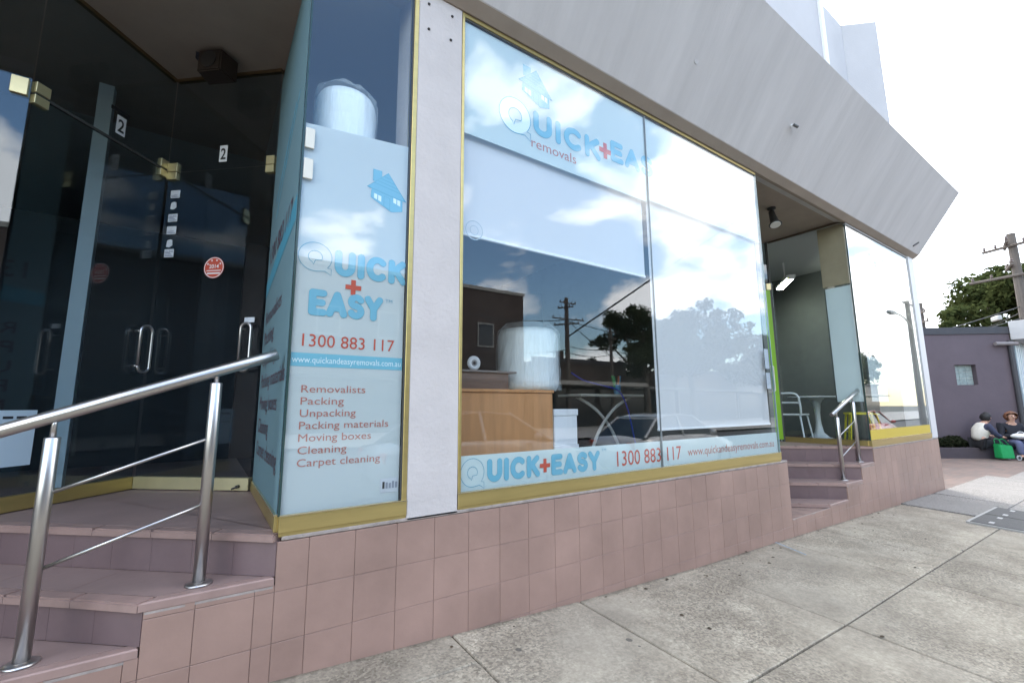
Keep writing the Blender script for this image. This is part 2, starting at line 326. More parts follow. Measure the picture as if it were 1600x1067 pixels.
# lettering -----------------------------------------------------------------
def text_bm(s, x0, z0, w=None, h=None, bold=0.0, shear=0.0, y=0.0):
    c = bpy.data.curves.new('lettering', 'FONT'); c.body = s; c.offset = bold; c.extrude = 0.0; c.resolution_u = 3
    o = bpy.data.objects.new('lettering', c); COL.objects.link(o)
    dg = bpy.context.evaluated_depsgraph_get(); me = bpy.data.meshes.new_from_object(o.evaluated_get(dg))
    bpy.data.objects.remove(o); bpy.data.curves.remove(c)
    bm = B(); bm.from_mesh(me); bpy.data.meshes.remove(me)
    xs = [v.co.x for v in bm.verts]; ys = [v.co.y for v in bm.verts]
    mx, my = min(xs), 0.0
    cap = 0.73
    sz = (h/cap) if h else None; sx = (w/(max(xs)-mx)) if w else sz
    if sz is None: sz = sx
    for v in bm.verts:
        X = (v.co.x-mx)*sx; Z = (v.co.y-my)*sz
        v.co = Vector((x0+X+shear*Z, y, z0+Z))
    return bm
def lettering(parent, s, x0, z0, m, w=None, h=None, bold=0.0, y=0.0085, name='lettering', shear=0.0):
    o = obj(name, text_bm(s, x0, z0, w, h, bold, shear, y), m, parent, recalc=False); return o
def ribbon(bm, pts, r, y, closed=False, ncap=8):
    """flat stroke with round ends in the XZ plane at depth y"""
    P = [Vector((p[0], 0, p[1])) for p in pts]; n = len(P); L, Rr = [], []
    for i in range(n):
        if closed: d = P[(i+1) % n]-P[i-1]
        else: d = P[min(i+1, n-1)]-P[max(i-1, 0)]
        d.normalize(); nn = Vector((-d.z, 0, d.x)); L.append(P[i]+nn*r); Rr.append(P[i]-nn*r)
    vl = [bm.verts.new((p.x, y, p.z)) for p in L]; vr = [bm.verts.new((p.x, y, p.z)) for p in Rr]
    for i in range(n if closed else n-1): bm.faces.new((vl[i], vl[(i+1) % n], vr[(i+1) % n], vr[i]))
    if not closed:
        for i, sgn, A_, Bv in ((0, -1, vl, vr), (n-1, 1, vl, vr)):
            d = ((P[min(i+1, n-1)]-P[max(i-1, 0)]).normalized())*sgn; a0 = A_[i].co-P[i]; vv = [A_[i]]
            ax = Vector((a0.x, 0, a0.z)).normalized()
            for k in range(1, ncap):
                t = math.pi*k/ncap; q = P[i]+(ax*math.cos(t)+d*math.sin(t))*r; vv.append(bm.verts.new((q.x, y, q.z)))
            vv.append(Bv[i]); bm.faces.new(vv)
def arc(cx, cz, rx, rz, a0, a1, n=14): return [(cx+rx*math.cos(R(a0+(a1-a0)*k/n)), cz+rz*math.sin(R(a0+(a1-a0)*k/n))) for k in range(n+1)]
GLY = {
 'U': (0.78, [[(0.05, 1), (0.05, 0.36)]+arc(0.39, 0.36, 0.34, 0.36, 180, 360)+[(0.73, 1)]]),
 'I': (0.12, [[(0.06, 1), (0.06, 0)]]),
 'C': (0.80, [arc(0.45, 0.5, 0.42, 0.5, 48, 312, 20)]),
 'K': (0.72, [[(0.06, 1), (0.06, 0)], [(0.68, 1), (0.1, 0.46)], [(0.28, 0.6), (0.72, 0)]]),
 'E': (0.68, [[(0.06, 1), (0.06, 0)], [(0.08, 1), (0.66, 1)], [(0.08, 0.5), (0.6, 0.5)], [(0.08, 0), (0.68, 0)]]),
 'A': (0.86, [[(0.02, 0), (0.43, 1)], [(0.43, 1), (0.84, 0)], [(0.2, 0.3), (0.66, 0.3)]]),
 'S': (0.70, [arc(0.36, 0.76, 0.30, 0.24, 25, 270, 14)+arc(0.36, 0.26, 0.31, 0.26, 90, -155, 14)[1:]]),
 'Y': (0.80, [[(0.02, 1), (0.40, 0.46)], [(0.78, 1), (0.40, 0.46)], [(0.40, 0.48), (0.40, 0)]]),
}
def logo_word(parent, word, x0, x1, z0, z1, sw=0.17, name='lettering', y=0.0085, mf=None, mo=None, clip=None):
    """round-ended thick letters with a darker outline"""
    mf = mf or M_LBLUE; mo = mo or M_LBLUE2
    gap = 0.36; tot = sum(GLY[c][0] for c in word)+gap*(len(word)-1)
    h = z1-z0; r = sw*h; sx = (x1-x0-2*r)/tot; hh = h-2*r
    for mtl, rr, dy, nm in ((mo, r, 0.0, name+'_outline'), (mf, r*0.92, -0.0009, name)):
        bm = B(); x = x0+r; k = 0
        for c in word:
            w, st = GLY[c]
            for s in st:
                ribbon(bm, [(x+px*sx, z0+r+pz*hh) for px, pz in s], rr, y+dy-0.00008*k); k = (k+1) % 6
            x += (w+gap)*sx
        o = obj(nm, bm, mtl, parent, recalc=False)
def bubble_q(parent, x0, x1, z0, z1, lw, name='letter_q', y=0.0085, fill=None):
    """outlined speech-bubble Q"""
    cx, cz, rx, rz = (x0+x1)/2, z0+(z1-z0)*0.54, (x1-x0)/2, (z1-z0)*0.46
    o = arc(cx, cz, rx, rz, -42, 285, 40)+[(cx+rx*0.62, cz-rz*0.92), (x1, z0), (x1-0.01*rx, cz-rz*0.72)]
    i = arc(cx, cz, rx*0.42, rz*0.42, -8, 245, 20)+[(cx-rx*0.1, cz-rz*0.55), (cx+rx*0.02, cz-rz*0.22), (cx+rx*0.38, cz-rz*0.18)]
    if fill:
        bm = B(); ribbon(bm, arc(cx, cz, rx*0.7, rz*0.7, 0, 351, 40), rx*0.28, y+0.0002, closed=True); obj(name+'_fill', bm, fill, parent, recalc=False)
    bm = B(); ribbon(bm, o, lw, y, closed=True); ribbon(bm, i, lw, y-0.0001, closed=True); obj(name, bm, M_LBLUE2, parent, recalc=False)
def plus(parent, cx, cz, s, y=0.008):
    t = s*0.3; bm = B()
    pts = [(-t, -s), (t, -s), (t, -t), (s, -t), (s, t), (t, t), (t, s), (-t, s), (-t, t), (-s, t), (-s, -t), (-t, -t)]
    bm.faces.new([bm.verts.new((cx+a*0.5, y, cz+b*0.5)) for a, b in pts]); obj('plus_sign', bm, M_RED, parent, recalc=False)
def house_logo(parent, x0, z0, w, h, y=0.0085):
    """the little blue house of the sign"""
    def P(nm, pts, m, dy): 
        bm = B(); bm.faces.new([bm.verts.new((x0+a*w, y+dy, z0+b*h)) for a, b in pts]); obj(nm, bm, m, parent, recalc=False)
    P('house_body', [(0.10, 0.28), (0.62, 0.02), (0.90, 0.10), (0.90, 0.42), (0.12, 0.55)], M_LBLUE, 0)
    P('house_chimney', [(0.14, 0.70), (0.14, 1.0), (0.36, 1.0), (0.36, 0.7)], M_LBLUE, -0.0004)
    P('house_roof', [(0.0, 0.52), (0.52, 1.0), (1.0, 0.36), (0.62, 0.40)], M_LBLUE2, -0.0006)
    P('house_roof', [(0.035, 0.535), (0.515, 0.965), (0.955, 0.385), (0.62, 0.43)], M_LBLUE, -0.0009)
    for k in range(4):
        t = 0.2+0.18*k
        P('house_roof_line', [(0.52-0.46*t, 0.965-0.40*t), (0.52+0.42*t, 0.965-0.55*t), (0.52+0.42*t+0.004, 0.945-0.55*t), (0.52-0.46*t, 0.945-0.40*t)], M_LBLUE2, -0.0012-0.0001*k)
    for a in (0.18, 0.66):
        P('house_window', [(a, 0.28), (a+0.18, 0.22), (a+0.18, 0.36), (a, 0.40)], M_WTEXT, -0.0008)
        P('house_window_bar', [(a+0.08, 0.25), (a+0.1, 0.25), (a+0.1, 0.38), (a+0.08, 0.38)], M_LBLUE2, -0.0011)
    P('house_door', [(0.42, 0.13), (0.58, 0.06), (0.58, 0.36), (0.42, 0.40)], M_LBLUE2, -0.0007)
    P('house_door', [(0.435, 0.14), (0.565, 0.085), (0.565, 0.345), (0.435, 0.385)], M_LBLUE, -0.001)

# ------------------------------------------------------------------ ground levels
GP = [(-60, 0.3), (-1, 0.165), (0.257, 0.103), (1.117, 0.058), (2.59, -0.014), (4.71, -0.049), (9.79, -0.163), (14, -0.21), (60, -0.35), (400, -0.36)]
def gz(x, y=0.0):
    for (a, za), (b, zb) in zip(GP, GP[1:]):
        if x <= b: break
    z = za+(zb-za)*(x-a)/(b-a)
    return z+0.05*max(y, -3.3) if y < 0 else z
KERB_Y = -3.3
def sheet(name, x0, x1, y0, y1, dz, m, nx=40, ny=6, zf=None):
    bm = B(); zf = zf or gz; g = []
    for i in range(nx+1):
        x = x0+(x1-x0)*i/nx; g.append([bm.verts.new((x, y0+(y1-y0)*j/ny, zf(x, y0+(y1-y0)*j/ny)+dz)) for j in range(ny+1)])
    for i in range(nx):
        for j in range(ny): bm.faces.new((g[i][j], g[i+1][j], g[i+1][j+1], g[i][j+1]))
    return struct(obj(name, bm, m))
M_FARG = mat('far_ground_dry', (0.06, 0.06, 0.05), rough=0.95, var=0.3, vscale=0.3)
bm = B(); s = 600
bm.faces.new([bm.verts.new(p) for p in ((-s, -s, -0.75), (s, -s, -0.75), (s, s, -0.75), (-s, s, -0.75))]); struct(obj('ground', bm, M_FARG))
roadz = lambda x, y: gz(x, -3.3)-0.14
sheet('road', -60, 220, -15.0, KERB_Y-0.14, 0, M_ASPH, 60, 4, roadz)
sheet('far_footpath', -60, 220, -34, -15.0, 0.12, M_KERB, 60, 4, roadz)
sheet('side_ground', 10.05, 60, -3.3, 14, -0.012, M_PAVE, 40, 12)
bm = B()
for i in range(48):
    x0, x1 = -24+i*1.5, -24+i*1.5+1.494
    prism(bm, [(x0, KERB_Y-0.15), (x1, KERB_Y-0.15), (x1, KERB_Y), (x0, KERB_Y)], -0.7, [gz(x0, -3.3), gz(x1, -3.3), gz(x1, -3.3), gz(x0, -3.3)])
struct(obj('kerb', bm, M_KERB))
fp = sheet('footpath', -24, 10.06, KERB_Y, 0.35, -0.03, M_BASE, 60, 6)
def slab(x0, x1, y0, y1, m, lift=0.0, g=0.006):
    x0 += g; x1 -= g; y0 += g; y1 -= g; bm = B()
    t = lambda x, y: gz(x, y)+lift
    prism(bm, [(x0, y0), (x1, y0), (x1, y1), (x0, y1)], -0.6, [t(x0, y0), t(x1, y0), t(x1, y1), t(x0, y1)])
    ed = [e for e in bm.edges if all(v.co.z > -0.5 for v in e.verts)]
    bmesh.ops.bevel(bm, geom=ed, offset=0.005, segments=1, affect='EDGES')
    return obj('slab', bm, m, fp)
XS = [-2.6, -0.9, 1.13, 2.01, 3.2, 4.54, 5.37, 7.85]
for i, (a, b) in enumerate(zip(XS, XS[1:])):
    if b < 1.2: slab(a, b, -0.30, 0.3, M_CONC); slab(a, b, -1.0, -0.30, M_CONC, 0.003)
    else: slab(a, b, -1.0, 0.3, M_CONC, random.uniform(-0.003, 0.003))
    slab(a, b, -2.15, -1.0, M_CONC, random.uniform(-0.003, 0.003)); slab(a, b, KERB_Y, -2.15, M_CONC)
XS2 = [7.85, 9.3, 11.0, 12.7, 14.4, 16.1, 17.8]
for a, b in zip(XS2, XS2[1:]):
    top = 0.3 if a < 8.9 else (-0.02 if a < 12 else -0.3)
    slab(a, b, -0.85, top, M_CONC2, 0.012, 0.004); slab(a, b, -2.0, -0.85, M_CONC2, 0.012, 0.004); slab(a, b, KERB_Y, -2.0, M_CONC2, 0.012, 0.004)
struct(fp)
bm = B()
for k, (x, y) in enumerate([(4.40, -0.05), (4.37, -0.14), (4.33, -0.24), (4.29, -0.36)]):
    pass
pm = [(4.40, -0.04), (4.35, -0.18), (4.29, -0.34)]
vl = [bm.verts.new((x-0.008, y, gz(x, y)+0.0075)) for x, y in pm]; vr = [bm.verts.new((x+0.008, y, gz(x, y)+0.0075)) for x, y in pm]
for i in range(2): bm.faces.new((vl[i], vr[i], vr[i+1], vl[i+1]))
obj('paint_mark', bm, mat('blue_spray', (0.20, 0.27, 0.33), rough=0.9, var=0.5, vscale=40), fp)

# ------------------------------------------------------------------ the shop building
BLD = thing('shop_building', 'long grey-white shop building with pink tiled base and big glass shopfronts', 'building')
ZT, ZL, ZC = 0.636, 0.667, 3.72       # tile top, landing, recess ceiling
EX, EY = -0.743, 0.669                # direction of the step noses in plan
TX, TY = 0.669, 0.743                 # into the building, square to the noses
# plinth profile: (x from, x to, top)
LSTEP = [(0.30, ZL), (-0.13, 0.495), (-0.56, 0.342), (-0.99, 0.19)]
RSTEP = [(7.10, ZL), (6.66, 0.475), (6.18, 0.300), (5.70, 0.125)]
PROF = [(-2.2, -0.99, 0.04), (-0.99, -0.56, 0.19), (-0.56, -0.13, 0.342), (-0.13, 0.30, 0.495), (0.30, 4.82, ZT+0.03),
        (4.82, 6.18, 0.125), (6.18, 6.66, 0.300), (6.66, 7.10, 0.475), (7.10, 9.95, ZT+0.03)]
def ptop(x):
    for a, b, z in PROF:
        if a <= x < b: return z
    return ZT
bm = B()
for a, b, z in PROF: prism(bm, [(a, -0.0095), (b, -0.0095), (b, 0.30), (a, 0.30)], -0.7, z-0.036)
PL = obj('plinth', bm, M_GROUT, BLD)
TW = 0.2; tile_meshes = {}
def tile(x0, x1, z0, z1, z0b=None):
    g = 0.0011
    w, h = round(x1-x0-2*g, 4), round(z1-z0-2*g, 4)
    if w < 0.012 or h < 0.012: return
    if z0b is None or abs(z0b-z0) < 1e-4:
        key = (w, h)
        if key not in tile_meshes:
            b_ = bbox(0, w, -0.009, 0.004, 0, h, 0.0012); me = bpy.data.meshes.new('tile'); bmesh.ops.recalc_face_normals(b_, faces=b_.faces); b_.to_mesh(me); b_.free(); me.materials.append(M_TILE); tile_meshes[key] = me
        o = link('tile', tile_meshes[key], PL)
    else:
        b_ = B(); wallpoly(b_, [(0, 0), (w, z0b-z0), (w, h), (0, h)], -0.009, 0.004); o = obj('tile', b_, M_TILE, PL)
    o.location = (x0+g, -0.004+random.uniform(-0.0005, 0.0005), z0+g)
    o.rotation_euler = (random.uniform(-0.0018, 0.0018), 0, random.uniform(-0.0018, 0.0018))
cuts = sorted(set([round(0.027+TW*k, 4) for k in range(-8, 25)]+[round(7.1+TW*k, 4) for k in range(-12, 15)]+[a for a, b, z in PROF]+[9.95]))
cuts = [c for c in cuts if -1.2 <= c <= 9.95]
c2 = []
for c in cuts:
    hard = any(abs(c-a) < 1e-6 for a, b, z in PROF) or c == 9.95
    if c < 4.9 and abs(((c-0.027)/TW)-round((c-0.027)/TW)) > 1e-3 and not hard: continue
    if c >= 4.9 and abs(((c-7.1)/TW)-round((c-7.1)/TW)) > 1e-3 and not hard: continue
    c2.append(c)
for a, b in zip(c2, c2[1:]):
    if b-a < 0.015: continue
    m_ = (a+b)/2; top = ptop(m_)-0.03; gl, gr = gz(a)-0.02, gz(b)-0.02
    rows = [ZT-TW*k for k in range(0, 6)]
    for z1, z0 in zip(rows, rows[1:]):
        zz1 = min(z1, top); 
        if zz1 <= max(gl, gr)+0.01: continue
        if z0 >= max(gl, gr): 
            if zz1 > z0: tile(a, b, z0, zz1)
        else:
            lo = min(gl, gr); tile(a, b, max(z0, lo), zz1)
# pale mortar bead along the top of the tiles
bm = bbox(0.315, 4.825, -0.012, 0.03, ZT+0.001, ZT+0.02, 0.004); obj('mortar_bead', bm, M_MORTAR, PL)
bm = bbox(7.12, 9.955, -0.012, 0.03, ZT+0.001, ZT+0.02, 0.004); obj('mortar_bead', bm, M_MORTAR, PL)

def steps(name, ST, back, xr, clip_left=None):
    """diagonal flight of tiled steps set into the plinth"""
    bm = B()
    x0, z0 = ST[0]
    L = back
    def pt(x, s, t): return (x+EX*s+TX*t, EY*s+TY*t)
    prism(bm, [(x0, 0.012), pt(x0, L, 0), (x0+EX*L+0.3, EY*L+1.6), (xr, EY*L+1.6), (xr, 0.012)], -0.6, z0-0.032)
    for (xa, za), (xb, zb) in zip(ST, ST[1:]):
        prism(bm, [(xb, 0.012), (xa, 0.012), pt(xa, L, 0), pt(xb, L, 0)], -0.6, zb-0.032)
    st = obj(name, bm, M_GROUT, BLD)
    # landing slab
    bm = B(); prism(bm, [(x0+0.033, 0.035), pt(x0, L, 0.048), (x0+EX*L+0.3, EY*L+1.6), (xr, EY*L+1.6), (xr, 0.035)], z0-0.03, z0); obj('landing', bm, M_TREAD, st)
    for i, (xa, za) in enumerate(ST):
        # bullnose along the riser edge
        ov = 0.016
        seg = 0.30; k = 0; s = 0.0
        while s < L-0.01:
            s1 = min(s+seg, L)
            p = [pt(xa, s+0.001, -ov), pt(xa, s1-0.001, -ov), pt(xa, s1-0.001, 0.047), pt(xa, s+0.001, 0.047)]
            if k == 0: p[0] = (xa-0.02, -0.0145); p[3] = (xa+0.032, 0.034)
            bm = B(); prism(bm, p, za-0.03, za+0.0005); bmesh.ops.bevel(bm, geom=[e for e in bm.edges if all(v.co.z > za-0.01 for v in e.verts)], offset=0.006, segments=2, affect='EDGES'); obj('nosing', bm, M_NOSE, st); s = s1; k += 1
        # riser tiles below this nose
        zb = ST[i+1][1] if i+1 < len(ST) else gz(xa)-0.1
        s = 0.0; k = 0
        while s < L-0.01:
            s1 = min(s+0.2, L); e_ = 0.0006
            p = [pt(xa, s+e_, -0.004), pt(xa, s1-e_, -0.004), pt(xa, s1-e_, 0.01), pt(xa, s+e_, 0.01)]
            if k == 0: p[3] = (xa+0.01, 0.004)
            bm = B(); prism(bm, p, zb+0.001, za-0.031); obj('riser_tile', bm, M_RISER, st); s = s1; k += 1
        if i == 0: continue
        xp = ST[i-1][0]; run = (xp-xa)*0.669
        # tread tiles and the edge strip on the facade side
        bm = B(); prism(bm, [(xa-0.017, -0.0145), (xp-0.004, -0.0145), (xp-0.004, 0.034), (xa+0.035, 0.034)], za-0.03, za+0.0005); bmesh.ops.bevel(bm, geom=[e for e in bm.edges if all(v.co.z > za-0.01 for v in e.verts)], offset=0.005, segments=1, affect='EDGES'); obj('nosing', bm, M_NOSE, st)
        s = 0.0; k = 0
        t0, t1 = 0.05, run-0.006
        while s < L-0.02:
            s1 = min(s+0.4, L)
            a_ = pt(xa, s+0.001, t0); b_ = pt(xa, s1-0.001, t0); c_ = pt(xa, s1-0.001, t1); d_ = pt(xa, s+0.001, t1)
            if k == 0:
                f0 = (0.036-TY*t0)/EY; f1 = (0.036-TY*t1)/EY; a_ = pt(xa, max(f0, f0), t0); d_ = pt(xa, f1, t1)
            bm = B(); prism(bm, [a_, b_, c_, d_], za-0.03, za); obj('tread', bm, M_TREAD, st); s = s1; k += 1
    return st
steps('entrance_steps', LSTEP, 3.0, 0.325)
steps('entrance_steps', RSTEP, 3.1, 7.12)
# mortar skirt under the tread edges on the facade (broken grey bead)
for x0, x1, z in ((-0.13, 0.295, 0.495), (-0.56, -0.135, 0.342), (6.66, 7.09, 0.475), (6.18, 6.65, 0.300), (4.83, 6.17, 0.125)):
    obj('mortar_bead', bbox(x0, x1, -0.013, 0.0, z-0.045, z-0.0305, 0.003), M_MORTAR, PL)

# ---- pillar, canopy, upper storey
PIL = obj('pillar', bbox(0.873, 1.158, -0.012, 0.34, ZT+0.004, ZC+0.3, 0.004), M_PILLAR, BLD)
for x, z in ((0.932, 3.432), (1.077, 3.432), (0.93, 3.60), (1.085, 3.60)):
    bm = B(); tube(bm, [(x, -0.012, z), (x+0.003, -0.02, z-0.004)], [0.009, 0.006], 8); obj('bolt', bm, M_DARKPL, PIL)
# canopy: deep fascia leaning out over the footpath
CB, CTOP = (-0.10, 3.735), (-0.70, 4.62)
cbm = B()
sec = [(-0.10, 3.735), (-0.70, 4.62), (-0.62, 4.66), (0.30, 4.66), (0.30, 3.79), (0.02, 3.69), (-0.02, 3.685)]
a = [cbm.verts.new((-7, y, z)) for y, z in sec]; b = [cbm.verts.new((9.96, y, z)) for y, z in sec]; n = len(sec)
cbm.faces.new(a); cbm.faces.new(b[::-1])
for i in range(n): cbm.faces.new((a[i], a[(i+1) % n], b[(i+1) % n], b[i]))
bmesh.ops.subdivide_edges(cbm, edges=[e for e in cbm.edges if abs(e.verts[0].co.x-e.verts[1].co.x) > 5], cuts=60, use_grid_fill=True)
CAN = obj('canopy', cbm, M_FASCIA, BLD)
# soffit cove strip between fascia and glass
bm = B(); sec = [(-0.094, 3.728), (-0.022, 3.678), (0.018, 3.683), (0.018, 3.700), (-0.02, 3.700), (-0.09, 3.7335)]
a = [bm.verts.new((-6.9, y, z)) for y, z in sec]; b = [bm.verts.new((9.955, y, z)) for y, z in sec]; n = len(sec)
bm.faces.new(a); bm.faces.new(b[::-1])
for i in range(n): bm.faces.new((a[i], a[(i+1) % n], b[(i+1) % n], b[i]))
obj('soffit_strip', bm, M_SOFFIT, CAN)
bm = B(); tube(bm, [(9.62, -0.19, 3.86), (9.5, -0.145, 3.79)], 0.012, 8); obj('overflow_pipe', bm, M_DARKPL, CAN)
bm = B(); tube(bm, [(3.21, -0.325, 4.085), (3.21, -0.335, 4.08)], 0.028, 16); obj('patch_disc', bm, M_FASCIA, CAN)
# upper wall
bm = B(); box(bm, -7, 7.06, 0.0, 0.3, 4.661, 9.2); box(bm, -7, 9.6, 0.3, 9.0, 4.4, 8.0); obj('upper_wall', bm, M_UPPER, BLD)
obj('upper_post', bbox(7.062, 7.16, -0.04, 0.06, 4.661, 9.2, 0.01), mat('white_post_paint', (0.78, 0.78, 0.79), rough=0.6), BLD)
obj('parapet', bbox(7.165, 7.955, 0.0, 0.28, 4.661, 7.15), M_UPPER, BLD)
bm = B(); prism(bm, [(7.957, -0.002), (8.33, -0.337), (8.50, -0.18), (8.50, 0.28), (7.957, 0.28)], 4.661, 7.2); obj('parapet_wing', bm, M_UPPER, BLD)
# flashing line along the top of the fascia
obj('flashing', bbox(-7, 8.42, -0.665, -0.60, 4.661, 4.70), mat('flashing_grey', (0.45, 0.46, 0.48), rough=0.5), CAN)

# ---- interior shell
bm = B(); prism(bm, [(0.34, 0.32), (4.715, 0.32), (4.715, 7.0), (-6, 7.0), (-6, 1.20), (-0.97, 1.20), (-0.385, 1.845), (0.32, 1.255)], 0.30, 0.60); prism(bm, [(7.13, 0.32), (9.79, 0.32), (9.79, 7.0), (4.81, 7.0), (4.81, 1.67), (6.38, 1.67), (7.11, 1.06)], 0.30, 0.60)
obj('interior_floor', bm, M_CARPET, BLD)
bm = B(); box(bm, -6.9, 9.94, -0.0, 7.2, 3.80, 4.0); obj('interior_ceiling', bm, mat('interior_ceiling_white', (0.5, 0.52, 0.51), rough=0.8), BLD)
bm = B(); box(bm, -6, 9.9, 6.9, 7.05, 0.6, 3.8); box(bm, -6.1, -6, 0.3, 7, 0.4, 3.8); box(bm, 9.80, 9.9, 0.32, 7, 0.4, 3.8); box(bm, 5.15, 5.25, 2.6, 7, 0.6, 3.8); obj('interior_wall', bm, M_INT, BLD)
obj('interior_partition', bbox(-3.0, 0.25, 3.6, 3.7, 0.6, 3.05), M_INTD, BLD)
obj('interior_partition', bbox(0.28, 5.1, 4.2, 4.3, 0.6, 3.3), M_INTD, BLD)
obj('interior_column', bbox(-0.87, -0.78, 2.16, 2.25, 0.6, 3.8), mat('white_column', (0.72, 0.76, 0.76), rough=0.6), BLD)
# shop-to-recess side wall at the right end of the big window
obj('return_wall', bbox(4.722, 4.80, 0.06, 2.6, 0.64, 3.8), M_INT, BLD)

# ---- recess ceilings with the thin brass bead
def recess_ceiling(x0, xr, dx):
    bm = B(); prism(bm, [(x0, 0.02), (xr, 0.02), (xr, 2.75), (x0, 2.75)], 3.722, 3.79); return obj('recess_ceiling', bm, M_SOFFIT, BLD)
recess_ceiling(-2.6, 0.31, 0); recess_ceiling(4.80, 7.09, 0)

# ---- glazing in a wall frame: local x along, z up
def pane(parent, x0, x1, z0, z1, m=M_GLASS, t=0.010, name='pane'):
    return obj(name, box(B(), x0, x1, -t/2, t/2, z0, z1), m, parent)
def flat(parent, name, x0, x1, z0, z1, y, m, t=0.0015):
    return obj(name, box(B(), x0, x1, y, y+t, z0, z1), m, parent)
def gold_sill(parent, x0, x1, z0=ZT+0.018, z1=0.737, zs=0.70):
    o = obj('sill', bbox(x0, x1, -0.016, 0.05, zs-0.03, z1, 0.002), M_GOLD, parent)
    obj('sill_base', bbox(x0+0.002, x1-0.002, -0.009, 0.045, z0, zs-0.031), M_GOLD, parent)
    obj('sill_highlight', bbox(x0, x1, -0.018, 0.0, z1+0.0005, z1+0.006), M_GOLDHI, parent)  # added strip standing in for the highlight along the sill's top edge
    return o
# narrow corner window with the price-list sign
W1 = obj('window', bbox(0.846, 0.872, -0.012, 0.06, 0.7, 3.68, 0.002), M_GOLD, BLD); W1['label'] = 'narrow corner window carrying the tall white sign'
gold_sill(W1, 0.300, 0.872)
obj('jamb_bead', bbox(0.838, 0.846, -0.006, 0.02, 0.745, 3.68), M_SIL, W1)
pane(W1, 0.303, 0.838, 0.738, 3.685)
obj('glass_edge', bbox(0.294, 0.303, -0.007, 0.008, 0.738, 3.685), M_EDGE, W1)
bm = wallpoly(B(), [(0.306, 0.739), (0.836, 0.739), (0.836, 2.65), (0.306, 2.60)], 0.0105, 0.0125); obj('sign_film', bm, M_FILMW, W1)
logo_word(W1, 'UICK', 0.470, 0.845, 1.845, 1.978, 0.135)
bubble_q(W1, 0.31, 0.462, 1.84, 1.995, 0.0016)
plus(W1, 0.57, 1.797, 0.077)
logo_word(W1, 'EASY', 0.362, 0.725, 1.636, 1.765, 0.135)
lettering(W1, 'TM', 0.735, 1.742, M_LBLUE2, w=0.037, h=0.018)
lettering(W1, '1300 883 117', 0.35, 1.487, M_RED, w=0.44, h=0.062)
flat(W1, 'print_band', 0.307, 0.835, 1.392, 1.455, 0.0092, M_BAND, 0.0008)
lettering(W1, 'www.quickandeasyremovals.com.au', 0.312, 1.41, M_WTEXT, w=0.515, h=0.031, y=0.0085)
for i, s_ in enumerate(['Removalists', 'Packing', 'Unpacking', 'Packing materials', 'Moving boxes', 'Cleaning', 'Carpet cleaning']):
    wd = [0.292, 0.192, 0.250, 0.413, 0.328, 0.214, 0.377][i]
    lettering(W1, s_, 0.359, 1.272-0.0555*i, M_REDT, w=wd, h=0.036)
house_logo(W1, 0.615, 2.235, 0.218, 0.225)
flat(W1, 'notice_card', 0.741, 0.832, 0.785, 0.853, 0.0080, mat('card_grey', (0.55, 0.58, 0.62), rough=0.6), 0.001)
for k in range(5): flat(W1, 'notice_print', 0.752+0.016*k, 0.763+0.016*k, 0.805, 0.838-0.004*(k % 3), 0.0070, M_BLACK if k == 0 else mat('print_grey', (0.25, 0.27, 0.32)), 0.0008)
for z in (2.46, 2.30):
    o = obj('hinge_plate', bbox(0.306, 0.348, -0.013, -0.0055, z, z+0.105, 0.002), mat('cream_plate', (0.66, 0.64, 0.56), rough=0.4), W1)
# return glass beside the left door, film printed with the same list
W2 = link('window', None, BLD); W2['label'] = 'narrow return window beside the door with teal film'
frame(W2, (0.300, 1.215, 0), (0, -1, 0), (0, 0, 1))
gold_sill(W2, 0.0, 1.197)
pane(W2, 0.004, 1.20, 0.738, 3.71)
flat(W2, 'film', 0.006, 1.19, 0.74, 3.6, -0.0075, M_FILMR, 0.002)
bm = wallpoly(B(), [(0.006, 1.95), (1.19, 2.10), (1.19, 2.23), (0.006, 2.05)], -0.0088, -0.0080); obj('print_band', bm, mat('print_deep_teal', (0.07, 0.29, 0.40)), W2)
lettering(W2, '1300 883 117', 0.12, 2.15, mat('print_dark_maroon', (0.10, 0.05, 0.07)), w=0.93, h=0.13, y=-0.0092)
for i, s_ in enumerate(['Removalists', 'Packing', 'Unpacking', 'Packing materials', 'Moving boxes', 'Cleaning', 'Carpet cleaning']):
    wd = [0.74, 0.48, 0.62, 1.03, 0.82, 0.53, 0.94][i]
    lettering(W2, s_, 0.13, 1.74-0.137*i, mat('print_dark_maroon', (0.10, 0.05, 0.07)), w=wd, h=0.09, y=-0.0092)
for k, (xx, zz, ll) in enumerate([(0.25, 2.55, 0.5), (0.42, 2.62, 0.5), (0.62, 2.62, 0.42), (0.3, 2.42, 0.34)]):
    bm = wallpoly(B(), [(xx, zz), (xx+ll, zz+0.24), (xx+ll, zz+0.262), (xx, zz+0.02)], -0.0088, -0.0080); obj('print_stroke', bm, M_LBLUE2, W2)
